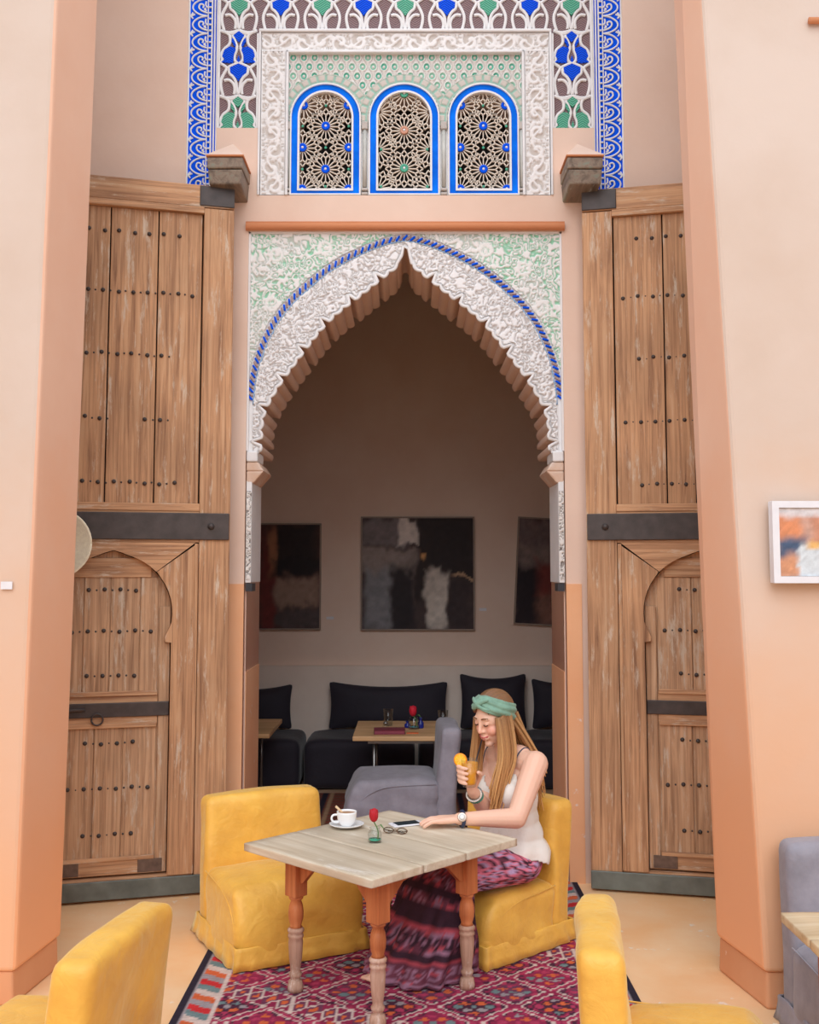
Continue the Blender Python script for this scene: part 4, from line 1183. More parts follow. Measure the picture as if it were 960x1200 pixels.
def kilim_dark(X, Y, x0, x1, y0, y1):
    C = np.empty(X.shape + (3,)); C[:] = lin((138, 74, 62))
    s = (X - x0) / 0.30
    e = np.minimum(X - x0, x1 - X); 
    C[(np.floor(Y / 0.03) + np.floor(X / 0.05)) % 3 == 0] = lin((118, 84, 70))
    C[(e % 0.21) < 0.035] = KC['navy']; C[((e % 0.21) > 0.05) & ((e % 0.21) < 0.08)] = lin((176, 140, 110)); C[e < 0.10] = lin((178, 150, 122)); C[(e > 0.09) & (e < 0.12)] = KC['navy']
    return C * (0.85 + 0.3 * vnoise(X * 40, Y * 120, 5))[..., None]
kilim('kilim_rug', -0.84, 0.80, 6.30, 8.05, 0.014, kilim_dark, 'rust-red striped kilim on the dark room floor')

# ================================================================== banquette and cushions
xs_ = [-2.35, -1.52, -0.815, 0.055, 0.89, 1.75]
for i in range(5):
    a, b_ = xs_[i], xs_[i + 1]
    def fn(x, y, z, s=i): return (x, y + 0.006 * math.sin(9 * x + s), z + (0.012 * math.cos(x * 3.4) * (1 if z > 0 else 0)) + 0.004 * math.sin(15 * x + 11 * y + s))
    q = MB().rbox(((a + b_) / 2, 8.48, 0.182), (b_ - a - 0.03, 0.62, 0.36), 0.06, 14, fn)
    o = q.build('bench_cushion', M['navy'], None, True)
    o.location.z = 0.0
    tag(o, ['dark floor bench cushion at the far left end of the room', 'dark bench cushion behind the left pale table', 'dark bench cushion under the wide back cushion', 'dark bench cushion under the tall back cushion', 'dark bench cushion at right end behind the woman'][i], 'cushion', 'dark bench cushions along the far wall')
def back_cushion(cx, w_, z0, h, label, seed, tilt=-0.16):
    def fn(x, y, z):
        ex = abs(2 * x / w_); ez = abs(2 * z / h)
        k = (1 - ex ** 4) * (1 - ez ** 4)
        pinch = 0.045 * (1 - ex ** 2) * (1 if z > 0 else -0.6) * max(0, ez) ** 2
        pin2 = 0.02 * (1 - ez ** 2) * (1 if x > 0 else -1) * ex ** 2
        return (x - pin2, y * (0.25 + 0.75 * k) + 0.004 * math.sin(12 * x + 8 * z + seed), z - pinch)
    q = MB().rbox((0, 0, 0), (w_, 0.16, h), 0.03, 16, fn)
    o = q.build('back_cushion', M['navy'], None, True); o.location = (cx, 8.705 - h * 0.02, z0 + h / 2); o.rotation_euler = (tilt * 0.5, 0, 0)
    tag(o, label, 'cushion', 'dark back cushions on the bench')
back_cushion(-0.17, 0.96, 0.378, 0.38, 'wide dark back cushion behind the table with glasses', 1)
back_cushion(0.672, 0.54, 0.378, 0.445, 'tall square dark back cushion behind the woman\'s head', 2)
back_cushion(1.26, 0.56, 0.378, 0.405, 'dark back cushion partly hidden by right jamb of the arch', 3)
back_cushion(-1.28, 0.68, 0.378, 0.36, 'dark back cushion above the table beside left jamb', 4)

# ================================================================== pictures
def canvas(parent, name, w_, h, fn, y=0.0, step=0.014):
    nx, nz = int(w_ / step), int(h / step)
    def f2(X, Z):
        c = fn(X / w_ + .5, Z / h); return np.zeros_like(X), c
    return heightfield(name, -w_ / 2, w_ / 2, 0, h, step, f2, y, M['paint'], parent)
def blobs(U, V, base, items, seed, k=1.5):
    n = fbm(U * 6, V * 6, seed, 4) - .5; n2 = fbm(U * 9, V * 7, seed + 3, 4) - .5
    C = np.empty(U.shape + (3,)); C[:] = lin(base)
    for (cx, cy, rx, ry, col, soft) in items:
        d = np.maximum(np.abs(U + n * .10 - cx) / rx, np.abs(V + n2 * .16 - cy) / ry)
        t = sstep(1.0 + soft, 1.0 - soft, d); C = C * (1 - t[..., None]) + np.array(lin(col)) * t[..., None]
    return C * (k * (0.75 + 0.5 * fbm(U * 22, V * 22, seed + 6, 3)))[..., None]
def picture(name, cx, z0, w_, h, y, fn, label, rot=0.0, frame=None, fw=0.012, dep=0.035):
    p = empty(name, (cx, y, z0)); p.rotation_euler = (0, rot, 0); tag(p, label, 'painting')
    fm = frame or plain('thin_frame', (150, 130, 116), rough=0.5)
    bevel(plate('frame', [[(-w_ / 2, 0), (w_ / 2, 0), (w_ / 2, h), (-w_ / 2, h)], [(-w_ / 2 + fw, fw), (w_ / 2 - fw, fw), (w_ / 2 - fw, h - fw), (-w_ / 2 + fw, h - fw)]], -dep, 0.0, fm, p), 0.002, 2)
    o = canvas(p, 'canvas', w_ - 2 * fw - 0.002, h - 2 * fw - 0.002, fn, -dep + 0.010 if frame else -dep + 0.004); o.location.z = fw + 0.001
    MB().box(-w_ / 2 + fw, w_ / 2 - fw, -dep + 0.014, -0.002, fw, h - fw).build('backboard', M['dark_gap'], p)
picture('abstract_painting', 0.068, 1.155, 0.940, 0.935, YF, lambda U, V: blobs(U, V, (60, 48, 48), [
    (.18, .86, .20, .14, (106, 98, 100), .3), (.22, .60, .26, .10, (128, 116, 112), .3), (.40, .88, .09, .13, (186, 176, 170), .15), (.14, .28, .13, .26, (112, 112, 116), .3), (.36, .25, .10, .28, (34, 28, 32), .3),
    (.76, .75, .26, .30, (36, 28, 30), .2), (.56, .55, .06, .3, (40, 30, 30), .3), (.54, .68, .03, .03, (190, 140, 90), .5), (.68, .24, .10, .24, (176, 168, 160), .25), (.64, .42, .06, .12, (170, 160, 152), .4), (.92, .46, .10, .02, (160, 130, 104), .4), (.88, .2, .1, .2, (50, 40, 42), .3)], 11),
    'square dark abstract painting with pale figure strokes, centre of the far wall')
picture('abstract_painting', -1.13, 1.160, 0.80, 0.875, YF, lambda U, V: blobs(U, V, (66, 44, 42), [
    (.72, .8, .25, .2, (36, 28, 30), .3), (.75, .35, .26, .14, (128, 106, 94), .3), (.8, .1, .3, .1, (70, 60, 60), .3), (.45, .4, .08, .5, (96, 40, 38), .4), (.5, .75, .05, .2, (140, 96, 70), .5), (.75, .6, .25, .08, (28, 22, 26), .3)], 23),
    'dark abstract painting partly hidden behind the left jamb')
picture('abstract_painting', 1.185, 1.19, 0.66, 0.885, YF, lambda U, V: blobs(U, V, (74, 56, 54), [
    (.3, .85, .4, .15, (96, 82, 82), .3), (.25, .62, .25, .12, (110, 96, 92), .4), (.15, .25, .16, .3, (34, 26, 32), .2), (.5, .45, .25, .18, (100, 44, 40), .3), (.6, .15, .3, .16, (112, 78, 66), .3)], 37),
    'dark abstract painting hanging askew at the right of far wall', rot=R(3.0))
picture('framed_picture', 1.645, 1.600, 0.50, 0.315, 4.142, lambda U, V: blobs(U, V, (196, 156, 140), [
    (.5, .96, .6, .10, (214, 212, 216), .2), (.08, .72, .10, .16, (214, 140, 100), .5), (.1, .42, .12, .14, (70, 88, 116), .5), (.1, .12, .14, .16, (204, 146, 112), .5), (.28, .2, .11, .26, (206, 214, 220), .2),
    (.5, .66, .22, .18, (196, 138, 112), .2), (.34, .46, .10, .05, (222, 176, 110), .4), (.6, .3, .16, .2, (120, 120, 126), .3), (.85, .5, .12, .3, (60, 84, 120), .3)], 41, 1.0),
    'white framed abstract picture hanging on the right pier', frame=M['white_paint'], fw=0.026, dep=0.045)
for cx, cz, lb in ((-0.655, 1.245, 'left of the central painting'), (0.605, 1.315, 'right of the central painting')):
    o = MB().box(cx - 0.030, cx + 0.030, YF - 0.004, YF - 0.0005, cz, cz + 0.022).build('caption_card', M['white_paint'])
    tag(o, 'tiny white caption card on far wall %s' % lb, 'card', 'caption cards beside paintings')
for (x, z, r_) in ((-1.56, 1.590, 0.014),):
    pass
o = MB().box(-1.86, -1.815, 4.192, 4.1965, 1.575, 1.605).build('caption_card', M['white_paint']); o.location = (0.262, -0.004, 0)
tag(o, 'small white card stuck on the left pier at the picture edge', 'card')

# ================================================================== things on the tables
TT = 0.5805
cup = empty('coffee_cup', (-0.262, 4.556, TT)); tag(cup, 'white espresso cup on its saucer on the bleached table', 'cup')
sau = MB().lathe([(0.0, 0.001), (0.032, 0.001), (0.036, 0.004), (0.060, 0.010), (0.072, 0.016), (0.073, 0.018), (0.070, 0.018), (0.056, 0.013), (0.034, 0.0085), (0.0, 0.008)], 36)
so_ = sau.build('saucer', M['porcelain'], None, True); so_.location = (-0.262, 4.556, TT); tag(so_, 'white saucer under the espresso cup', 'saucer')
cup.location.z = TT + 0.0085
MB().lathe([(0.0, 0.0), (0.024, 0.0), (0.026, 0.004), (0.033, 0.012), (0.039, 0.028), (0.0415, 0.050), (0.042, 0.058), (0.040, 0.058), (0.039, 0.050), (0.036, 0.028), (0.028, 0.012), (0.0, 0.007)], 32).build('cup_body', M['porcelain'], cup, True)
MB().lathe([(0.0, 0.044), (0.0375, 0.044), (0.0388, 0.0505), (0.036, 0.0512), (0.0, 0.0512)], 28).build('coffee', plain('coffee_crema', (176, 128, 88), rough=0.4), cup, True)
MB().tube(smooth_pts3([(-0.038, -0.008, 0.046), (-0.058, -0.014, 0.046), (-0.064, -0.016, 0.030), (-0.054, -0.013, 0.016), (-0.034, -0.008, 0.016)]), 0.0045, 8).build('handle', M['porcelain'], cup, True)
sp = empty('teaspoon', (-0.262, 4.556, TT)); tag(sp, 'wooden teaspoon sticking up from the espresso cup', 'spoon')
MB().tube([(0.012, 0.012, 0.030), (-0.048, 0.022, 0.082)], [0.004, 0.0055], 8).build('spoon_handle', plain('pale_spoon', (222, 190, 150)), sp, True)
MB().ball((0.014, 0.011, 0.027), (0.010, 0.007, 0.004), 10, 6).build('spoon_bowl', plain('pale_spoon', (222, 190, 150)), sp, True)

def posy(loc, label, vcol, sc=1.0, stem_h=0.075, pet=(180, 16, 34)):
    v = empty('flower_glass', loc); v.scale = (sc, sc, sc); tag(v, label, 'vase')
    MB().lathe([(0.0, 0.0), (0.024, 0.0), (0.026, 0.004), (0.027, 0.03), (0.024, 0.040), (0.018, 0.046), (0.020, 0.054), (0.0185, 0.054), (0.0165, 0.046), (0.022, 0.038), (0.0245, 0.028), (0.023, 0.008), (0.0, 0.007)], 24).build('glass_body', M['glass'], v, True)
    MB().lathe([(0.0, 0.0075), (0.0225, 0.0085), (0.0235, 0.012), (0.0, 0.012)], 24).build('coloured_base', vcol, v, True)
    r_ = empty('rose', loc); r_.scale = (sc, sc, sc); tag(r_, 'red rose ' + label.split('|')[-1], 'flower')
    v['label'] = label.split('|')[0]; r_['label'] = 'single red rose ' + label.split('|')[1]
    MB().tube(smooth_pts3([(0.012, -0.012, 0.014), (0.014, -0.008, 0.045), (-0.004, 0.0, stem_h)]), 0.0026, 6).build('stem', plain('rose_stem', (84, 120, 62)), r_, True)
    MB().tube([(0.006, -0.004, 0.058), (0.022, -0.010, 0.066), (0.036, -0.012, 0.050)], [0.001, 0.006, 0.001], 6, flat=((0, 0, 1), 0.3)).build('leaf', plain('rose_leaf', (80, 130, 66)), r_, True)
    rm = plain('rose_petal', pet, rough=0.6, var=0.2, scale=40)
    MB().ball((-0.004, 0.0, stem_h + 0.022), (0.017, 0.017, 0.024), 12, 9).build('bud', rm, r_, True)
    pme = MB()
    for k in range(6):
        a = k * PI / 3 + 0.4 * (k % 2); c_ = Vector((-0.004 + 0.008 * math.cos(a), 0.008 * math.sin(a), stem_h + 0.022 + 0.003 * (k % 2)))
        o = MB().ball((0, 0, 0), (0.006, 0.016, 0.023), 8, 6).build('petal', rm, r_, True)
        o.location = c_; o.rotation_euler = (0, R(12), a)
posy((-0.137, 4.318, TT), 'small clear glass with green base holding a rose on bleached table|in the small glass beside the coffee', plain('green_base', (40, 176, 140), rough=0.15), 1.05)
posy((0.030, 7.50, 0.5553), 'little glass with red flower between tumblers on the far table|among blue bottles on the far table', plain('teal_base', (70, 140, 150), rough=0.2), 1.5, 0.058, (206, 20, 50))

ph = empty('smartphone', (-0.012, 4.602, TT + 0.0005), R(24)); tag(ph, 'white-edged smartphone lying under the woman\'s hand', 'phone')
MB().rbox((0, 0, 0.004), (0.142, 0.070, 0.008), 0.0039, 10).build('case', M['white_paint'], ph, True)
MB().box(-0.052, 0.052, -0.030, 0.030, 0.008, 0.0086).build('screen', plain('dark_screen', (52, 62, 66), rough=0.08, bmp=0), ph)
MB().lathe([(0.0, 0), (0.005, 0), (0.005, 0.0005), (0, 0.0006)], 12, (-0.061, 0, 0.0080)).build('home_button', plain('button_grey', (190, 190, 196)), ph)

sg = empty('eyeglasses', (-0.058, 4.452, TT + 0.001), R(-18)); sg.scale = (0.85, 0.85, 0.7); tag(sg, 'folded brown glasses lying beside the phone', 'glasses')
fmat = plain('tortoise', (96, 66, 40), rough=0.25, var=0.4, scale=60)
for s in (-1, 1):
    pts = [(s * 0.034 + 0.025 * math.cos(a), 0.004 * math.sin(a), 0.016 + 0.015 * math.sin(a)) for a in [2 * PI * i / 20 for i in range(21)]]
    MB().tube(pts, 0.0026, 6).build('rim', fmat, sg, True)
    MB().lathe([(0, 0), (0.0235, 0), (0.0235, 0.0008), (0, 0.001)], 20).build('lens', M['glass'], sg, True)
    o = [c_ for c_ in sg.children if c_.name.startswith('lens')][-1]; o.location = (s * 0.034, 0.0, 0.016); o.rotation_euler = (PI / 2, 0, 0); o.scale = (1, 0.6, 1)
    MB().tube([(s * 0.060, 0.0, 0.022), (s * 0.058, 0.010, 0.014), (-s * 0.045, 0.016 + 0.006 * s, 0.004)], 0.0026, 6).build('temple', fmat, sg, True)
MB().tube(smooth_pts3([(-0.010, 0, 0.018), (0, 0, 0.024), (0.010, 0, 0.018)]), 0.0024, 6).build('bridge', fmat, sg, True)

TB = 0.5553
for i, (x, y) in enumerate(((-0.150, 7.66), (0.235, 7.60))):
    o = MB().lathe([(0.0, 0.0), (0.030, 0.0), (0.036, 0.115), (0.0345, 0.115), (0.0285, 0.006), (0.0, 0.005)], 24).build('water_glass', M['glass'], None, True); o.location = (x, y, TB)
    tag(o, 'upturned clear tumbler on the far table, %s of red flower' % ('left' if i == 0 else 'right'), 'glass', 'clear tumblers on the far table')
sh = empty('salt_shaker', (-0.165, 7.50, TB)); tag(sh, 'small steel shaker beside left tumbler on far table', 'shaker')
MB().lathe([(0.0, 0), (0.020, 0), (0.023, 0.01), (0.018, 0.034), (0.0, 0.034)], 16).build('shaker_body', M['glass'], sh, True)
MB().lathe([(0.018, 0.034), (0.018, 0.042), (0.008, 0.052), (0.0, 0.053)], 16).build('shaker_cap', M['metal'], sh, True)
cob = plain('cobalt_bottle', (30, 50, 170), rough=0.1, bmp=0); cob.node_tree.nodes['Principled BSDF'].inputs['Transmission Weight'].default_value = 0.4
for i, (x, y, h) in enumerate(((0.078, 7.54, 0.075), (-0.014, 7.56, 0.045))):
    o = MB().lathe([(0.0, 0), (0.020, 0), (0.022, 0.006), (0.022, h * 0.5), (0.010, h * 0.68), (0.009, h * 0.85), (0.013, h * 0.88), (0.011, h), (0.0, h)], 18).build('cobalt_bottle', cob, None, True); o.location = (x, y, TB)
    tag(o, ['taller cobalt blue bottle right of red flower', 'short cobalt blue bottle left of red flower'][i], 'bottle', 'blue bottles on the far table')
bk = empty('menu_book', (-0.135, 7.315, TB), R(2)); tag(bk, 'closed dark red menu book on the far table', 'book')
bevel(MB().box(-0.105, 0.105, -0.07, 0.07, 0.024, 0.028).build('cover', plain('maroon_cover', (122, 34, 56), rough=0.5), bk), 0.001, 1)
bevel(MB().box(-0.105, 0.105, -0.07, 0.07, 0.0, 0.004).build('cover', plain('maroon_cover', (122, 34, 56), rough=0.5), bk), 0.001, 1)
MB().box(-0.100, 0.100, -0.066, 0.066, 0.004, 0.024).build('pages', plain('dark_pages', (140, 60, 78)), bk)
o = MB().box(-0.04, 0.04, -0.02, 0.02, 0.0, 0.004).build('orange_coaster', plain('orange_card', (226, 110, 60))); o.location = (0.02, 7.30, TB); tag(o, 'small orange card beside the red menu book', 'card')
# ================================================================== the woman
def fuse(mb, voxel, smooth_it=4):
    """one continuous skin over overlapping closed shapes"""
    me = mb.mesh('tmp'); o = bpy.data.objects.new('tmp', me); COL.objects.link(o)
    r_ = o.modifiers.new('r', 'REMESH'); r_.mode = 'VOXEL'; r_.voxel_size = voxel; r_.use_smooth_shade = True
    s_ = o.modifiers.new('s', 'SMOOTH'); s_.factor = 0.5; s_.iterations = smooth_it
    dg = bpy.context.evaluated_depsgraph_get()
    out = bpy.data.meshes.new_from_object(o.evaluated_get(dg))
    bpy.data.objects.remove(o); bpy.data.meshes.remove(me)
    return out
Fw = Vector((-0.74, -0.67, 0)).normalized(); Lf = Vector((-Fw.y, Fw.x, 0))      # facing; her left
Lf = Vector((0.67, -0.74, 0)).normalized()
UP = Vector((0, 0, 1))
bodyrot = Matrix((Lf, Fw, UP)).transposed()
def B(l, f, z, base=(0.455, 4.885)):
    return Vector((base[0], base[1], 0)) + Lf * l + Fw * f + UP * z
pelvis = B(0, 0, 0.395)
neck = B(0.0, 0.035, 0.835)
SL, SR = B(0.160, 0.015, 0.806), B(-0.155, 0.02, 0.800)
EL, WL = Vector((0.452, 4.615, 0.605)), Vector((0.208, 4.552, 0.617))
ER, WR = Vector((0.335, 4.80, 0.600)), Vector((0.268, 4.655, 0.712))
def torso(mb, g=0.0):
    e = lambda l, f, z, r: mb.ball(B(l, f, z), (r[0] + g, r[1] + g, r[2] + g), 20, 14, bodyrot)
    pv = 0.0 if g > 0 else -0.022
    e(0, -0.005, 0.40, (0.160 + pv, 0.115 + pv, 0.105 + pv)); e(0, 0.0, 0.49, (0.132 + pv * .5, 0.095 + pv * .6, 0.10)); e(0, 0.005, 0.565, (0.122, 0.088, 0.11))
    e(0, 0.010, 0.645, (0.132, 0.096, 0.12)); e(0, 0.010, 0.735, (0.138, 0.082, 0.085))
    for s in (-1, 1): e(s * 0.062, 0.078, 0.672, (0.056, 0.050, 0.056))
bm_ = MB(); torso(bm_)
bm_.cap(B(-0.135, 0.014, 0.802), B(0.135, 0.014, 0.806), 0.050, 0.052, 16)
bm_.cap(B(-0.07, 0.012, 0.828), B(0.07, 0.012, 0.828), 0.048, 0.048, 16)
HS_ = 0.965
HC = Vector((0.376, 4.800, 0.998))                                              # head centre
F_ = Vector((-0.74, -0.59, -0.32)).normalized(); L_ = Vector((0.62, -0.78, 0)).normalized(); L_ = (L_ - F_ * L_.dot(F_)).normalized(); U_ = F_.cross(L_).normalized()
U_ = U_ if U_.z > 0 else -U_
hrot = Matrix((L_, F_, U_)).transposed()
def Hd(l, f, u): return HC + (L_ * l + F_ * f + U_ * u) * HS_
bm_.cap(B(0, 0.02, 0.80), Hd(0, -0.025, -0.05), 0.052, 0.048, 16)
def he(l, f, u, r): bm_.ball(Hd(l, f, u), tuple(q * HS_ for q in r), 20, 14, hrot)
he(0, -0.012, 0.032, (0.073, 0.090, 0.086)); he(0, 0.030, -0.035, (0.057, 0.058, 0.075)); he(0, 0.040, 0.015, (0.062, 0.050, 0.055))
he(0, 0.066, -0.094, (0.022, 0.020, 0.018)); he(0, 0.030, -0.080, (0.042, 0.042, 0.030))
for s in (-1, 1):
    he(s * 0.034, 0.058, -0.030, (0.027, 0.026, 0.026)); he(s * 0.075, -0.005, -0.010, (0.008, 0.018, 0.028))
    he(s * 0.030, 0.078, 0.030, (0.022, 0.010, 0.008))
    he(s * 0.010, 0.092, -0.028, (0.008, 0.009, 0.0065)); he(s * 0.031, 0.076, 0.010, (0.015, 0.012, 0.011))
bm_.chain([Hd(0, 0.084, 0.018), Hd(0, 0.097, -0.010), Hd(0, 0.1035, -0.024)], [0.008, 0.0085, 0.0098], 10)
he(0, 0.084, -0.060, (0.026, 0.013, 0.015))
# arms
bm_.chain([SL, SL.lerp(EL, 0.45), EL], [0.056, 0.050, 0.043], 14); bm_.chain([EL, EL.lerp(WL, 0.35), WL], [0.043, 0.038, 0.0255], 14)
bm_.chain([SR, SR.lerp(ER, 0.45), ER], [0.052, 0.046, 0.040], 14); bm_.chain([ER, ER.lerp(WR, 0.35), WR], [0.037, 0.035, 0.0245], 14)
# left hand resting over the phone: palm, four bent fingers, thumb on the far side
pal = MB()
tt = 0.5805
for k, (dy, ln) in enumerate(((-0.030, 0.82), (-0.010, 0.95), (0.011, 1.0), (0.031, 0.92))):
    kn = Vector((0.122, 4.552 + dy, 0.619 - 0.004 * abs(k - 1.5)))
    bm_.cap(WL + Vector((0.0, dy * 0.45, 0)), kn, 0.0165, 0.0125, 10)
    p1 = kn + Vector((-0.036 * ln, dy * 0.12, -0.002)); p2 = p1 + Vector((-0.024 * ln, dy * 0.06, -0.010)); p3 = p2 + Vector((-0.016 * ln, 0, -0.010))
    bm_.chain([kn, p1, p2, p3], [0.0108, 0.0092, 0.0082, 0.0072], 10)
bm_.chain([WL + Vector((-0.02, 0.018, -0.004)), Vector((0.145, 4.600, 0.606)), Vector((0.108, 4.618, 0.600)), Vector((0.082, 4.616, 0.597))], [0.0145, 0.0125, 0.0095, 0.008], 10)
# right hand round the glass: palm behind it, fingers round its left side, thumb on the right
GX, GY, GZ = 0.252, 4.582, 0.742
pc = Vector((GX + 0.006, GY + 0.056, 0.772))
bm_.cap(WR, pc, 0.0235, 0.022, 12)
for k, z in enumerate((0.829, 0.808, 0.787, 0.767)):
    ln = (0.95, 1.0, 0.97, 0.85)[k]
    kn = Vector((GX - 0.022, GY + 0.056, z - 0.002)); bm_.cap(pc + Vector((0.0, 0, (z - 0.795) * 0.4)), kn, 0.018, 0.0118, 10)
    rg = 0.030 + (z - 0.742) / 0.113 * 0.013 + 0.0075
    a0 = R(152); an = [a0, R(196), R(196 + 34 * ln), R(196 + 60 * ln)]
    P = [Vector((GX + math.cos(a) * (rg + (0.006 if i == 0 else 0)), GY + math.sin(a) * (rg + (0.004 if i == 0 else 0)), z - 0.002 * i)) for i, a in enumerate(an)]
    bm_.chain([kn] + P, [0.0112, 0.0104, 0.0094, 0.0085, 0.0074], 10)
rg = 0.0445
bm_.chain([WR + Vector((0.008, -0.004, 0.02)), Vector((GX + 0.044, GY + 0.034, 0.775)), Vector((GX + 0.048, GY - 0.002, 0.795)), Vector((GX + 0.036, GY - 0.030, 0.806))], [0.016, 0.0125, 0.0100, 0.0082], 10)
# legs (mostly under the skirt) and feet
KL, KR = Vector((0.195, 4.550, 0.375)), Vector((0.095, 4.660, 0.375))
AL, AR = Vector((0.060, 4.470, 0.083)), Vector((-0.050, 4.474, 0.082))
bm_.chain([B(0.085, 0.0, 0.375), KL, KL.lerp(AL, 0.35), AL], [0.062, 0.048, 0.044, 0.032], 14)
bm_.chain([B(-0.085, 0.0, 0.375), KR, KR.lerp(AR, 0.45) + Vector((0.045, 0.012, 0)), AR], [0.062, 0.048, 0.044, 0.032], 14)
for A_ in (AL, AR):
    d = Vector((-0.84, -0.54, 0)).normalized(); sd = Vector((-d.y, d.x, 0))
    bm_.cap(A_ + Vector((0.02, 0.012, -0.04)), A_ + Vector((0, 0, -0.02)), 0.026, 0.032, 12)
    bm_.chain([A_ + Vector((0, 0, -0.025)), A_ + d * 0.07 + UP * -0.042, A_ + d * 0.115 + UP * -0.052], [0.032, 0.027, 0.020], 12)
    for k in range(5):
        b0 = A_ + d * 0.108 + sd * ((k - 2) * 0.015) + UP * -0.055
        bm_.cap(b0, b0 + d * (0.036 - 0.003 * k), 0.0095, 0.0080 - 0.0004 * k, 8)
body_me = fuse(bm_, 0.0036, 5)
# skin colours: flushed cheeks, lips, nails
V = np.empty(len(body_me.vertices) * 3, dtype=np.float32); body_me.vertices.foreach_get('co', V); V = V.reshape(-1, 3)
C = np.empty((len(V), 3)); C[:] = lin((236, 190, 166))
def tint(p, r, col, a=1.0):
    global C
    d = np.linalg.norm(V - np.array(p), axis=1); t = (sstep(r, r * 0.45, d) * a)[:, None]; C = C * (1 - t) + np.array(lin(col)) * t
for s in (-1, 1): tint(Hd(s * 0.040, 0.070, -0.028), 0.034, (236, 158, 136), 0.6)
tint(Hd(0, 0.106, -0.024), 0.016, (238, 168, 146), 0.5)
for p in (EL, ER): tint(p, 0.05, (226, 160, 134), 0.6)
woman = empty('person', (0.455, 4.885, 0.0)); tag(woman, 'woman with green headband and long hair sipping orange juice at the table', 'person')
off = Vector((0.455, 4.885, 0.0))
def own(o):                                             # parent to the woman keeping world coordinates
    o.parent = woman; o.matrix_parent_inverse = Matrix.Translation(-off); return o
color_attr(body_me, C); body_me.materials.clear()
body = own(link('body', body_me, M['skin'], None, True))
sk_b = M['skin'].node_tree.nodes['Principled BSDF']; sk_b.inputs['Subsurface Weight'].default_value = 0.08; sk_b.inputs['Subsurface Radius'].default_value = (0.02, 0.008, 0.005)

# face details
dk = plain('lash_brown', (58, 38, 30), rough=0.7); lipm = plain('lips', (206, 104, 104), rough=0.4); teeth = plain('teeth', (240, 234, 228), rough=0.3)
for s in (-1, 1):
    ey = own(MB().ball(Hd(s * 0.031, 0.0785, 0.006), (0.0125, 0.0105, 0.0075), 12, 8, hrot).build('eyelid', plain('eyelid_skin', (222, 168, 146), rough=0.5), None, True))
    own(MB().tube(smooth_pts3([Hd(s * 0.019, 0.0865, 0.004), Hd(s * 0.031, 0.0905, -0.001), Hd(s * 0.043, 0.0830, 0.004)]), 0.0022, 6).build('eyelashes', dk, None, True))
    own(MB().tube(smooth_pts3([Hd(s * 0.016, 0.0890, 0.031), Hd(s * 0.032, 0.0895, 0.037), Hd(s * 0.048, 0.0770, 0.031)]), 0.0034, 6).build('eyebrow', plain('brow_brown', (132, 92, 64)), None, True))
own(MB().tube(smooth_pts3([Hd(-0.029, 0.0835, -0.048), Hd(-0.012, 0.0955, -0.056), Hd(0, 0.0970, -0.0550), Hd(0.012, 0.0955, -0.056), Hd(0.029, 0.0835, -0.048)]), [0.0012, 0.003, 0.003, 0.003, 0.0012], 8).build('upper_lip', lipm, None, True))
own(MB().tube(smooth_pts3([Hd(-0.027, 0.0840, -0.050), Hd(-0.010, 0.0930, -0.0655), Hd(0.010, 0.0930, -0.0655), Hd(0.027, 0.0840, -0.050)]), [0.0012, 0.0036, 0.0036, 0.0012], 8).build('lower_lip', lipm, None, True))
own(MB().tube(smooth_pts3([Hd(-0.018, 0.0885, -0.056), Hd(0, 0.0940, -0.0600), Hd(0.018, 0.0885, -0.056)]), 0.0032, 8).build('teeth', teeth, None, True))

# camisole
cm = MB(); torso(cm, 0.0085)
for s in (-1, 1): cm.ball(B(s * 0.062, 0.078, 0.672), 0.066, 20, 14)
cm.ball(B(0, 0.0, 0.42), (0.166, 0.122, 0.09), 20, 14, bodyrot)
cme = fuse(cm, 0.006, 6)
bmm = bmesh.new(); bmm.from_mesh(cme)
def cam_keep(p):
    r_ = p - Vector((0.455, 4.885, 0)); l = r_.dot(Lf); f = r_.dot(Fw)
    top = 0.675 + 0.085 * min(1, abs(l) / 0.085) if f > 0.0 else 0.715
    if abs(l) > 0.100: top = min(top, 0.760 - (abs(l) - 0.100) * 3.0)
    hem = 0.395 + 0.012 * math.sin(l * 30) + 0.012 * math.sin(f * 40)
    return hem < p.z < top
bmesh.ops.delete(bmm, geom=[v for v in bmm.verts if not cam_keep(v.co)], context='VERTS')
for v in bmm.verts:                                     # loose folds towards the hem
    r_ = v.co - Vector((0.455, 4.885, 0)); l = r_.dot(Lf); f = r_.dot(Fw); an = math.atan2(f, l)
    k = max(0, (0.62 - v.co.z) / 0.22)
    out = (Lf * l + Fw * f).normalized(); v.co += out * (0.007 * math.sin(an * 9 + v.co.z * 22) * k + 0.022 * k)
bmm.to_mesh(cme); bmm.free(); cme.materials.clear()
top_ = own(link('camisole', cme, fabric('cream_satin', (238, 232, 224), var=0.04, sheen=0.2, rough=0.45, fold=0.3), None, True))
so = top_.modifiers.new('thick', 'SOLIDIFY'); so.thickness = 0.003; so.offset = 1
strapm = plain('camisole_strap', (70, 74, 92), rough=0.6)
for s in (-1, 1):
    own(MB().tube(smooth_pts3([B(s * 0.090, 0.100, 0.752), B(s * 0.094, 0.080, 0.800), B(s * 0.097, 0.060, 0.846), B(s * 0.098, 0.014, 0.872), B(s * 0.096, -0.036, 0.848), B(s * 0.092, -0.054, 0.800), B(s * 0.090, -0.084, 0.715)]), 0.0028, 6).build('strap', strapm, None, True))

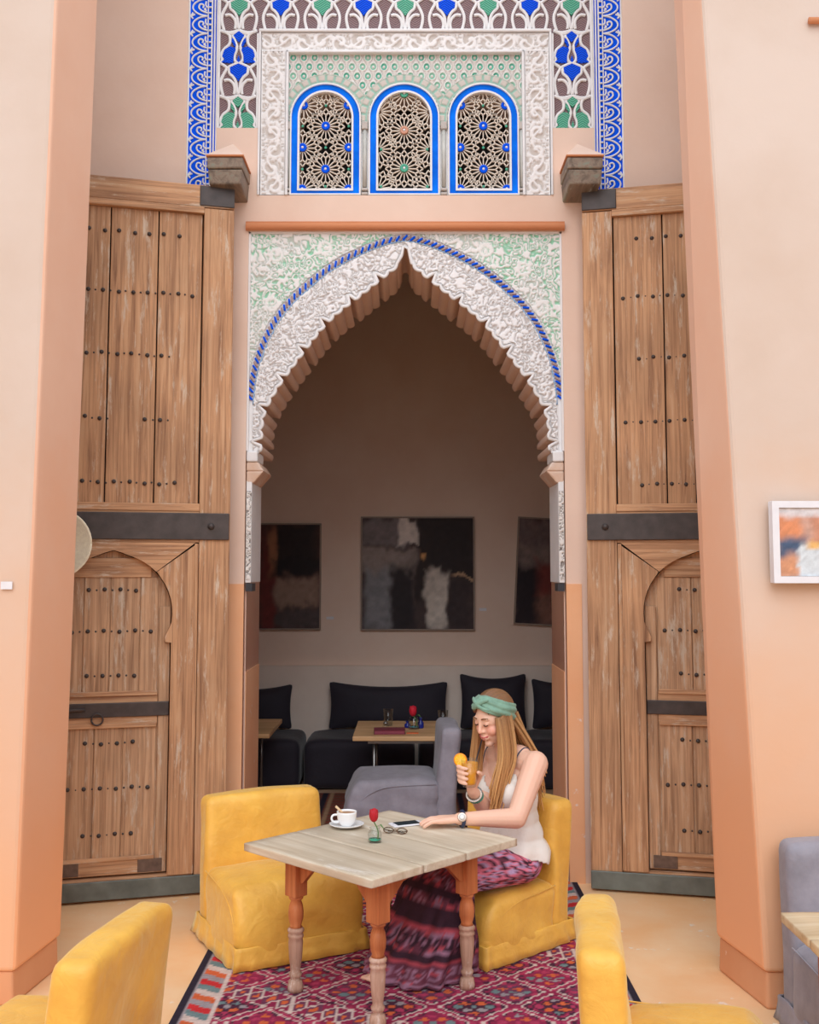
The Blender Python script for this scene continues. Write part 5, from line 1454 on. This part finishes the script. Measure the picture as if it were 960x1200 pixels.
# skirt: lofted rings from waist over the thighs down to a wide pleated hem
rings = [  # centre, axis a (lateral) and b with half sizes
    (B(0, 0.00, 0.46), Lf, 0.122, Fw, 0.085), (B(0, 0.0, 0.42), Lf, 0.148, Fw, 0.106), (B(0, 0.055, 0.372), Lf, 0.180, (Fw + UP * 1.0).normalized(), 0.108),
    (B(0, 0.17, 0.378), Lf, 0.186, (Fw * 0.25 + UP).normalized(), 0.088), (B(0.0, 0.30, 0.378), Lf, 0.178, (Fw * 0.2 + UP).normalized(), 0.080), (B(0.0, 0.415, 0.370), Lf, 0.172, (Fw * 0.55 + UP * 0.8).normalized(), 0.078),
    (B(0.0, 0.455, 0.325), Lf, 0.180, (Fw + UP * 0.45).normalized(), 0.094), (B(0.0, 0.475, 0.24), Lf, 0.190, (Fw + UP * 0.1).normalized(), 0.122), (B(-0.006, 0.500, 0.15), Lf, 0.200, Fw, 0.168), (B(-0.016, 0.525, 0.07), Lf, 0.204, Fw, 0.192), (B(-0.022, 0.540, 0.016), Lf, 0.208, Fw, 0.208)]
NR, NA = 64, 120
rv = []; uvs = []
for i in range(NR):
    t = i / (NR - 1) * (len(rings) - 1); k = min(int(t), len(rings) - 2); u = t - k
    def cr(get):                                         # catmull-rom between rings
        p0, p1, p2, p3 = (get(rings[max(0, min(len(rings) - 1, k + j))]) for j in (-1, 0, 1, 2))
        return 0.5 * ((2 * p1) + (p2 - p0) * u + (2 * p0 - 5 * p1 + 4 * p2 - p3) * u * u + (3 * p1 - p0 - 3 * p2 + p3) * u ** 3)
    c = cr(lambda r: r[0]); a = cr(lambda r: r[1]).normalized(); ra = cr(lambda r: Vector((r[2], 0, 0))).x; b = cr(lambda r: r[3]).normalized(); rb = cr(lambda r: Vector((r[4], 0, 0))).x
    v = i / (NR - 1); am = 0.004 + 0.016 * max(0, (v - 0.55) / 0.45) ** 1.2
    for j in range(NA):
        th = 2 * PI * j / NA
        w_ = am * (math.sin(th * 11 + 2.5 * math.sin(v * 5)) * 0.7 + math.sin(th * 17 + v * 7 + 1) * 0.5)
        ca, sa = math.cos(th), math.sin(th)
        ca = math.copysign(abs(ca) ** 0.85, ca); sa = math.copysign(abs(sa) ** 0.85, sa)
        p = c + a * (ra + w_) * ca + b * (rb + w_) * sa
        p.z = max(p.z, 0.013); rv.append(tuple(p)); uvs.append((v, th))
rf = [(i * NA + j, i * NA + (j + 1) % NA, (i + 1) * NA + (j + 1) % NA, (i + 1) * NA + j) for i in range(NR - 1) for j in range(NA)]
sme = bpy.data.meshes.new('skirt'); sme.from_pydata(rv, [], rf); sme.update()
uva = np.array(uvs); vv, th = uva[:, 0], uva[:, 1]
n1 = fbm(vv * 16, np.cos(th) * 3 + np.sin(th) * 2.2 + 5, 3, 4); n2 = vnoise(vv * 34, th * 6, 9)
SKC = {k: np.array(lin(v)) for k, v in dict(plum=(106, 56, 72), pink=(210, 112, 134), dark=(58, 36, 48), mauve=(146, 106, 128), rose=(166, 70, 82), lav=(180, 150, 184)).items()}
Cs = np.empty((len(vv), 3)); Cs[:] = SKC['plum']
sw = np.abs(((n1 * 7) % 1) * 2 - 1)
Cs[sw > .55] = SKC['rose']; Cs[sw > .75] = SKC['mauve']; Cs[(sw > .3) & (sw < .4)] = SKC['dark']
up_ = vv < 0.52
Cs[up_ & (sw > .35)] = SKC['pink']; Cs[up_ & (sw > .7)] = SKC['lav']; Cs[up_ & (sw < .15)] = SKC['dark']
bandv = (vv * 15) % 1.0
lo_ = vv > 0.56
for a_, b__, c_ in ((.60, .625, 'dark'), (.665, .72, 'dark'), (.72, .735, 'rose'), (.81, .85, 'dark'), (.85, .862, 'rose'), (.955, .97, 'mauve')): Cs[(vv > a_) & (vv < b__)] = SKC[c_]
med = (vv > .87) & (vv < .945); du = (vv - .907) / .036; dt = ((th * 18 / (2 * PI)) % 1 - .5) * 2.2; rr_ = np.hypot(du, dt)
Cs[med] = SKC['plum']; Cs[med & (np.abs(rr_ - .75) < .18)] = SKC['mauve']; Cs[med & (rr_ < .35)] = SKC['rose']
med = (vv > .745) & (vv < .80); du = (vv - .772) / .028; dt = ((th * 22 / (2 * PI)) % 1 - .5) * 2.2; rr_ = np.hypot(du, dt)
Cs[med & (np.abs(rr_ - .7) < .22)] = SKC['dark']; Cs[med & (rr_ < .3)] = SKC['mauve']
Cs *= (0.75 + 0.5 * n2)[:, None]
color_attr(sme, Cs)
skirt = own(link('skirt', sme, painted('printed_cotton', rough=0.85, noise=0.15, spec=0.2), None, True))
so = skirt.modifiers.new('thick', 'SOLIDIFY'); so.thickness = 0.003; so.offset = 1

# hair: crown cap and long straight locks
HM = painted('blonde_hair', rough=0.42, noise=0.18, spec=0.5)
hb = MB(); hcol = []
def lock(pts, r0, r1, c0, c1, n=6):
    pts = smooth_pts3(pts, 2); k = len(pts); b0 = len(hb.v)
    hb.tube(pts, [r0 + (r1 - r0) * (i / (k - 1)) ** 1.6 for i in range(k)], n)
    for i in range(k):
        t = i / (k - 1); cc = np.array(lin(c0)) * (1 - t) + np.array(lin(c1)) * t
        hcol.extend([cc] * n)
rh = random.Random(8)
def tone(d=16):
    k = rh.uniform(-d, d); return ((146 + k, 106 + k, 70 + k * .7), (220 + k, 166 + k, 106 + k * .8))
# crown: strands combed from the parting back over the skull
for k in range(150):
    a = rh.uniform(-1, 1); s = a
    R_ = lambda th_, ph_: Hd(0.080 * math.sin(ph_) * math.cos(th_), -0.012 + 0.097 * math.sin(th_), 0.032 + 0.093 * math.cos(ph_) * math.cos(th_))
    pts = []
    ph_ = a * 1.5
    for i in range(7):
        th_ = 0.95 - 2.35 * i / 6; pts.append(R_(th_, ph_ * (0.75 + 0.25 * i / 6)))
    c0 = (116 + rh.uniform(-16, 16), 84 + rh.uniform(-12, 12), 62)
    lock(pts, 0.0085, 0.006, c0, (150, 108, 70))
# near lock over the left collarbone, far lock, and hair down the back
def fall(n, root, mid, end, sr, sm, se, r0=0.0075, r1=0.0018, seed=0):
    for k in range(n):
        j = lambda v, s: v + Vector((rh.gauss(0, s[0]), rh.gauss(0, s[1]), rh.gauss(0, s[2])))
        u = rh.uniform(-1, 1); w2 = rh.uniform(-1, 1)
        a = root + L_ * sr[0] * w2 + F_ * sr[1] * u + U_ * rh.uniform(-.006, .006)
        m_ = mid + Fw * sm[1] * u + Lf * sm[0] * w2; e_ = end + Fw * se[1] * u + Lf * se[0] * w2 + UP * rh.uniform(-.05, .06)
        c0, c1 = tone(22)
        lock([a, a.lerp(m_, .35) + Lf * 0.004, m_, m_.lerp(e_, .5) + Fw * rh.gauss(0, .006), e_], r0, r1, c0, c1)
fall(95, Hd(0.073, 0.006, 0.022), B(0.092, 0.118, 0.838), B(0.060, 0.165, 0.650), (0.008, 0.040), (0.018, 0.046), (0.020, 0.030))
fall(45, Hd(-0.068, 0.020, 0.005), B(-0.080, 0.135, 0.820), B(-0.085, 0.150, 0.655), (0.008, 0.036), (0.016, 0.030), (0.016, 0.020))
fall(70, Hd(0.0, -0.080, 0.000), B(0.0, -0.062, 0.825), B(0.015, -0.112, 0.62), (0.060, 0.015), (0.075, 0.012), (0.085, 0.012))
fall(14, Hd(0.050, -0.060, -0.010), B(0.095, -0.055, 0.838), B(0.120, -0.088, 0.70), (0.012, 0.02), (0.014, 0.02), (0.016, 0.012))
hme = hb.mesh('hair'); color_attr(hme, np.array(hcol))
own(link('hair', hme, HM, None, True))

# twisted headband
bnd = MB(); NT, NV = 90, 17
for i in range(NT):
    th_ = 2 * PI * i / NT                                # 0 at the forehead
    cf, sl = math.cos(th_), math.sin(th_)
    uc = 0.043 + 0.058 * cf
    hw_ = 0.043 - 0.019 * max(0, cf) ** 3 - 0.006 * max(0, -cf) ** 2
    for j in range(NV):
        v = -1 + 2 * j / (NV - 1); u = uc + v * hw_
        zz = (u - 0.032) / 0.098; rr_ = math.sqrt(max(0.12, 1 - zz * zz * 0.75))
        fold = 0.0035 * math.sin(v * 8.5 + 3 * math.sin(th_ * 1.0) + th_ * 2) + 0.003 * math.sin(v * 4 - th_ * 3)
        ed = 0.010 * abs(v) ** 6
        r_ = 1.0
        bnd.v.append(tuple(Hd((0.0795 * rr_ + 0.008 + fold - ed) * sl, -0.012 + (0.0965 * rr_ + 0.008 + fold - ed) * cf, u)))
for i in range(NT):
    for j in range(NV - 1):
        k = (i + 1) % NT; bnd.f.append((i * NV + j, k * NV + j, k * NV + j + 1, i * NV + j + 1))
bandm = fabric('sage_jersey', (126, 166, 146), var=0.14, sheen=0.2, blot=30, fold=0.3)
hbnd = own(bnd.build('headband', bandm, None, True)); so = hbnd.modifiers.new('thick', 'SOLIDIFY'); so.thickness = 0.006; so.offset = 0
for s in (-1, 1):
    pts = [Hd(s * 0.056, 0.064, 0.068), Hd(s * 0.030, 0.080, 0.080), Hd(0, 0.082, 0.095), Hd(-s * 0.028, 0.067, 0.111), Hd(-s * 0.050, 0.048, 0.112)]
    own(MB().tube(smooth_pts3(pts), [0.006, 0.009, 0.011, 0.010, 0.006], 10, flat=(tuple(F_), 0.7)).build('headband_twist', bandm, None, True))

# wristwatch on her left wrist, bracelets on her right
ax = (WL - EL).normalized(); wc = WL - ax * 0.012
sx_ = ax.cross(UP).normalized(); up2 = sx_.cross(ax).normalized()
own(MB().tube([wc + (sx_ * math.cos(a) + up2 * math.sin(a)) * 0.0295 for a in [2 * PI * i / 28 for i in range(29)]], 0.008, 8, flat=(tuple(sx_), 1.0)).build('watch_strap', plain('navy_strap', (44, 54, 84), rough=0.5), None, True))
fdv = Vector((-0.05, -0.92, 0.40)).normalized(); fc = wc + fdv * 0.031
q = MB().lathe([(0.0, 0.0), (0.0185, 0.0), (0.0195, 0.003), (0.0185, 0.007), (0.0165, 0.008), (0.0, 0.0075)], 24)
o = q.build('watch_case', plain('rose_gold', (206, 186, 172), rough=0.25, metal=0.8), None, True); own(o); o.location = fc; o.rotation_mode = 'QUATERNION'; o.rotation_quaternion = fdv.to_track_quat('Z', 'Y')
o = MB().lathe([(0.0, 0.0), (0.0160, 0.0), (0.0, 0.0006)], 24).build('watch_dial', plain('white_dial', (246, 246, 246), rough=0.2, bmp=0), None, True); own(o); o.location = fc + fdv * 0.0078; o.rotation_mode = 'QUATERNION'; o.rotation_quaternion = fdv.to_track_quat('Z', 'Y')
ax = (WR - ER).normalized(); s1 = ax.cross(Vector((1, 0, 0))).normalized(); s2 = ax.cross(s1)
for k, (t, rr_, mm) in enumerate(((0.032, 0.0315, M['metal']), (0.042, 0.0325, plain('turquoise_beads', (60, 150, 130), rough=0.4)), (0.023, 0.0305, plain('white_beads', (232, 228, 220), rough=0.4)))):
    cc = WR - ax * t + Vector((0, -0.002, -0.004 * k))
    bb = MB()
    for i in range(26):
        a = 2 * PI * i / 26; bb.ball(cc + (s1 * math.cos(a) + s2 * math.sin(a)) * rr_ + ax * 0.006 * math.sin(a), 0.0046, 7, 5)
    own(bb.build('bracelet', mm, None, True))

# ---- the glass of orange juice
dr = empty('juice_glass', (GX, GY, GZ)); tag(dr, 'glass of orange juice with straw and orange slice in woman\'s hand', 'drink')
MB().lathe([(0.0, 0.0), (0.026, 0.0), (0.028, 0.004), (0.030, 0.02), (0.0405, 0.114), (0.0392, 0.114), (0.0286, 0.02), (0.0265, 0.010), (0.0, 0.009)], 32).build('glass_body', M['glass'], dr, True)
jm = plain('orange_juice', (255, 166, 8), rough=0.35, var=0.06, scale=60, bmp=0); jb = jm.node_tree.nodes['Principled BSDF']; jb.inputs['Subsurface Weight'].default_value = 0.05; jb.inputs['Subsurface Radius'].default_value = (0.03, 0.015, 0.003)
MB().lathe([(0.0, 0.0095), (0.0262, 0.0105), (0.0284, 0.02), (0.0376, 0.100), (0.030, 0.1005), (0.0, 0.1005)], 32).build('juice', jm, dr, True)
mouth = Hd(0.0, 0.103, -0.062) - Vector((GX, GY, GZ))
MB().tube([(0.004, 0.004, 0.02), mouth], 0.0034, 8).build('straw', plain('black_straw', (40, 44, 50), rough=0.4), dr, True)
sl = empty('orange_slice', (-0.038, -0.010, 0.112)); sl.parent = dr; sl.rotation_euler = (PI / 2, R(-8), R(-8))
MB().lathe([(0.0, -0.003), (0.0270, -0.003), (0.0285, 0.0), (0.0270, 0.003), (0.0, 0.003)], 28).build('rind', plain('orange_rind', (250, 150, 10), rough=0.4), sl, True)
fl_ = MB().lathe([(0.0, -0.0036), (0.0232, -0.0036), (0.0232, 0.0036), (0.0, 0.0036)], 28); fl_.build('flesh', plain('orange_flesh', (255, 190, 40), rough=0.35, var=0.15, scale=90), sl, False)
q = MB()
for k in range(4):
    a = PI * k / 4; q.box(-0.0225, 0.0225, -0.0007, 0.0007, -0.0040, 0.0040)
    n_ = len(q.v); 
    for i in range(n_ - 8, n_):
        x, y, z = q.v[i]; q.v[i] = (x * math.cos(a) - y * math.sin(a), x * math.sin(a) + y * math.cos(a), z)
q.build('membrane', plain('orange_pith', (255, 220, 130), rough=0.5), sl)
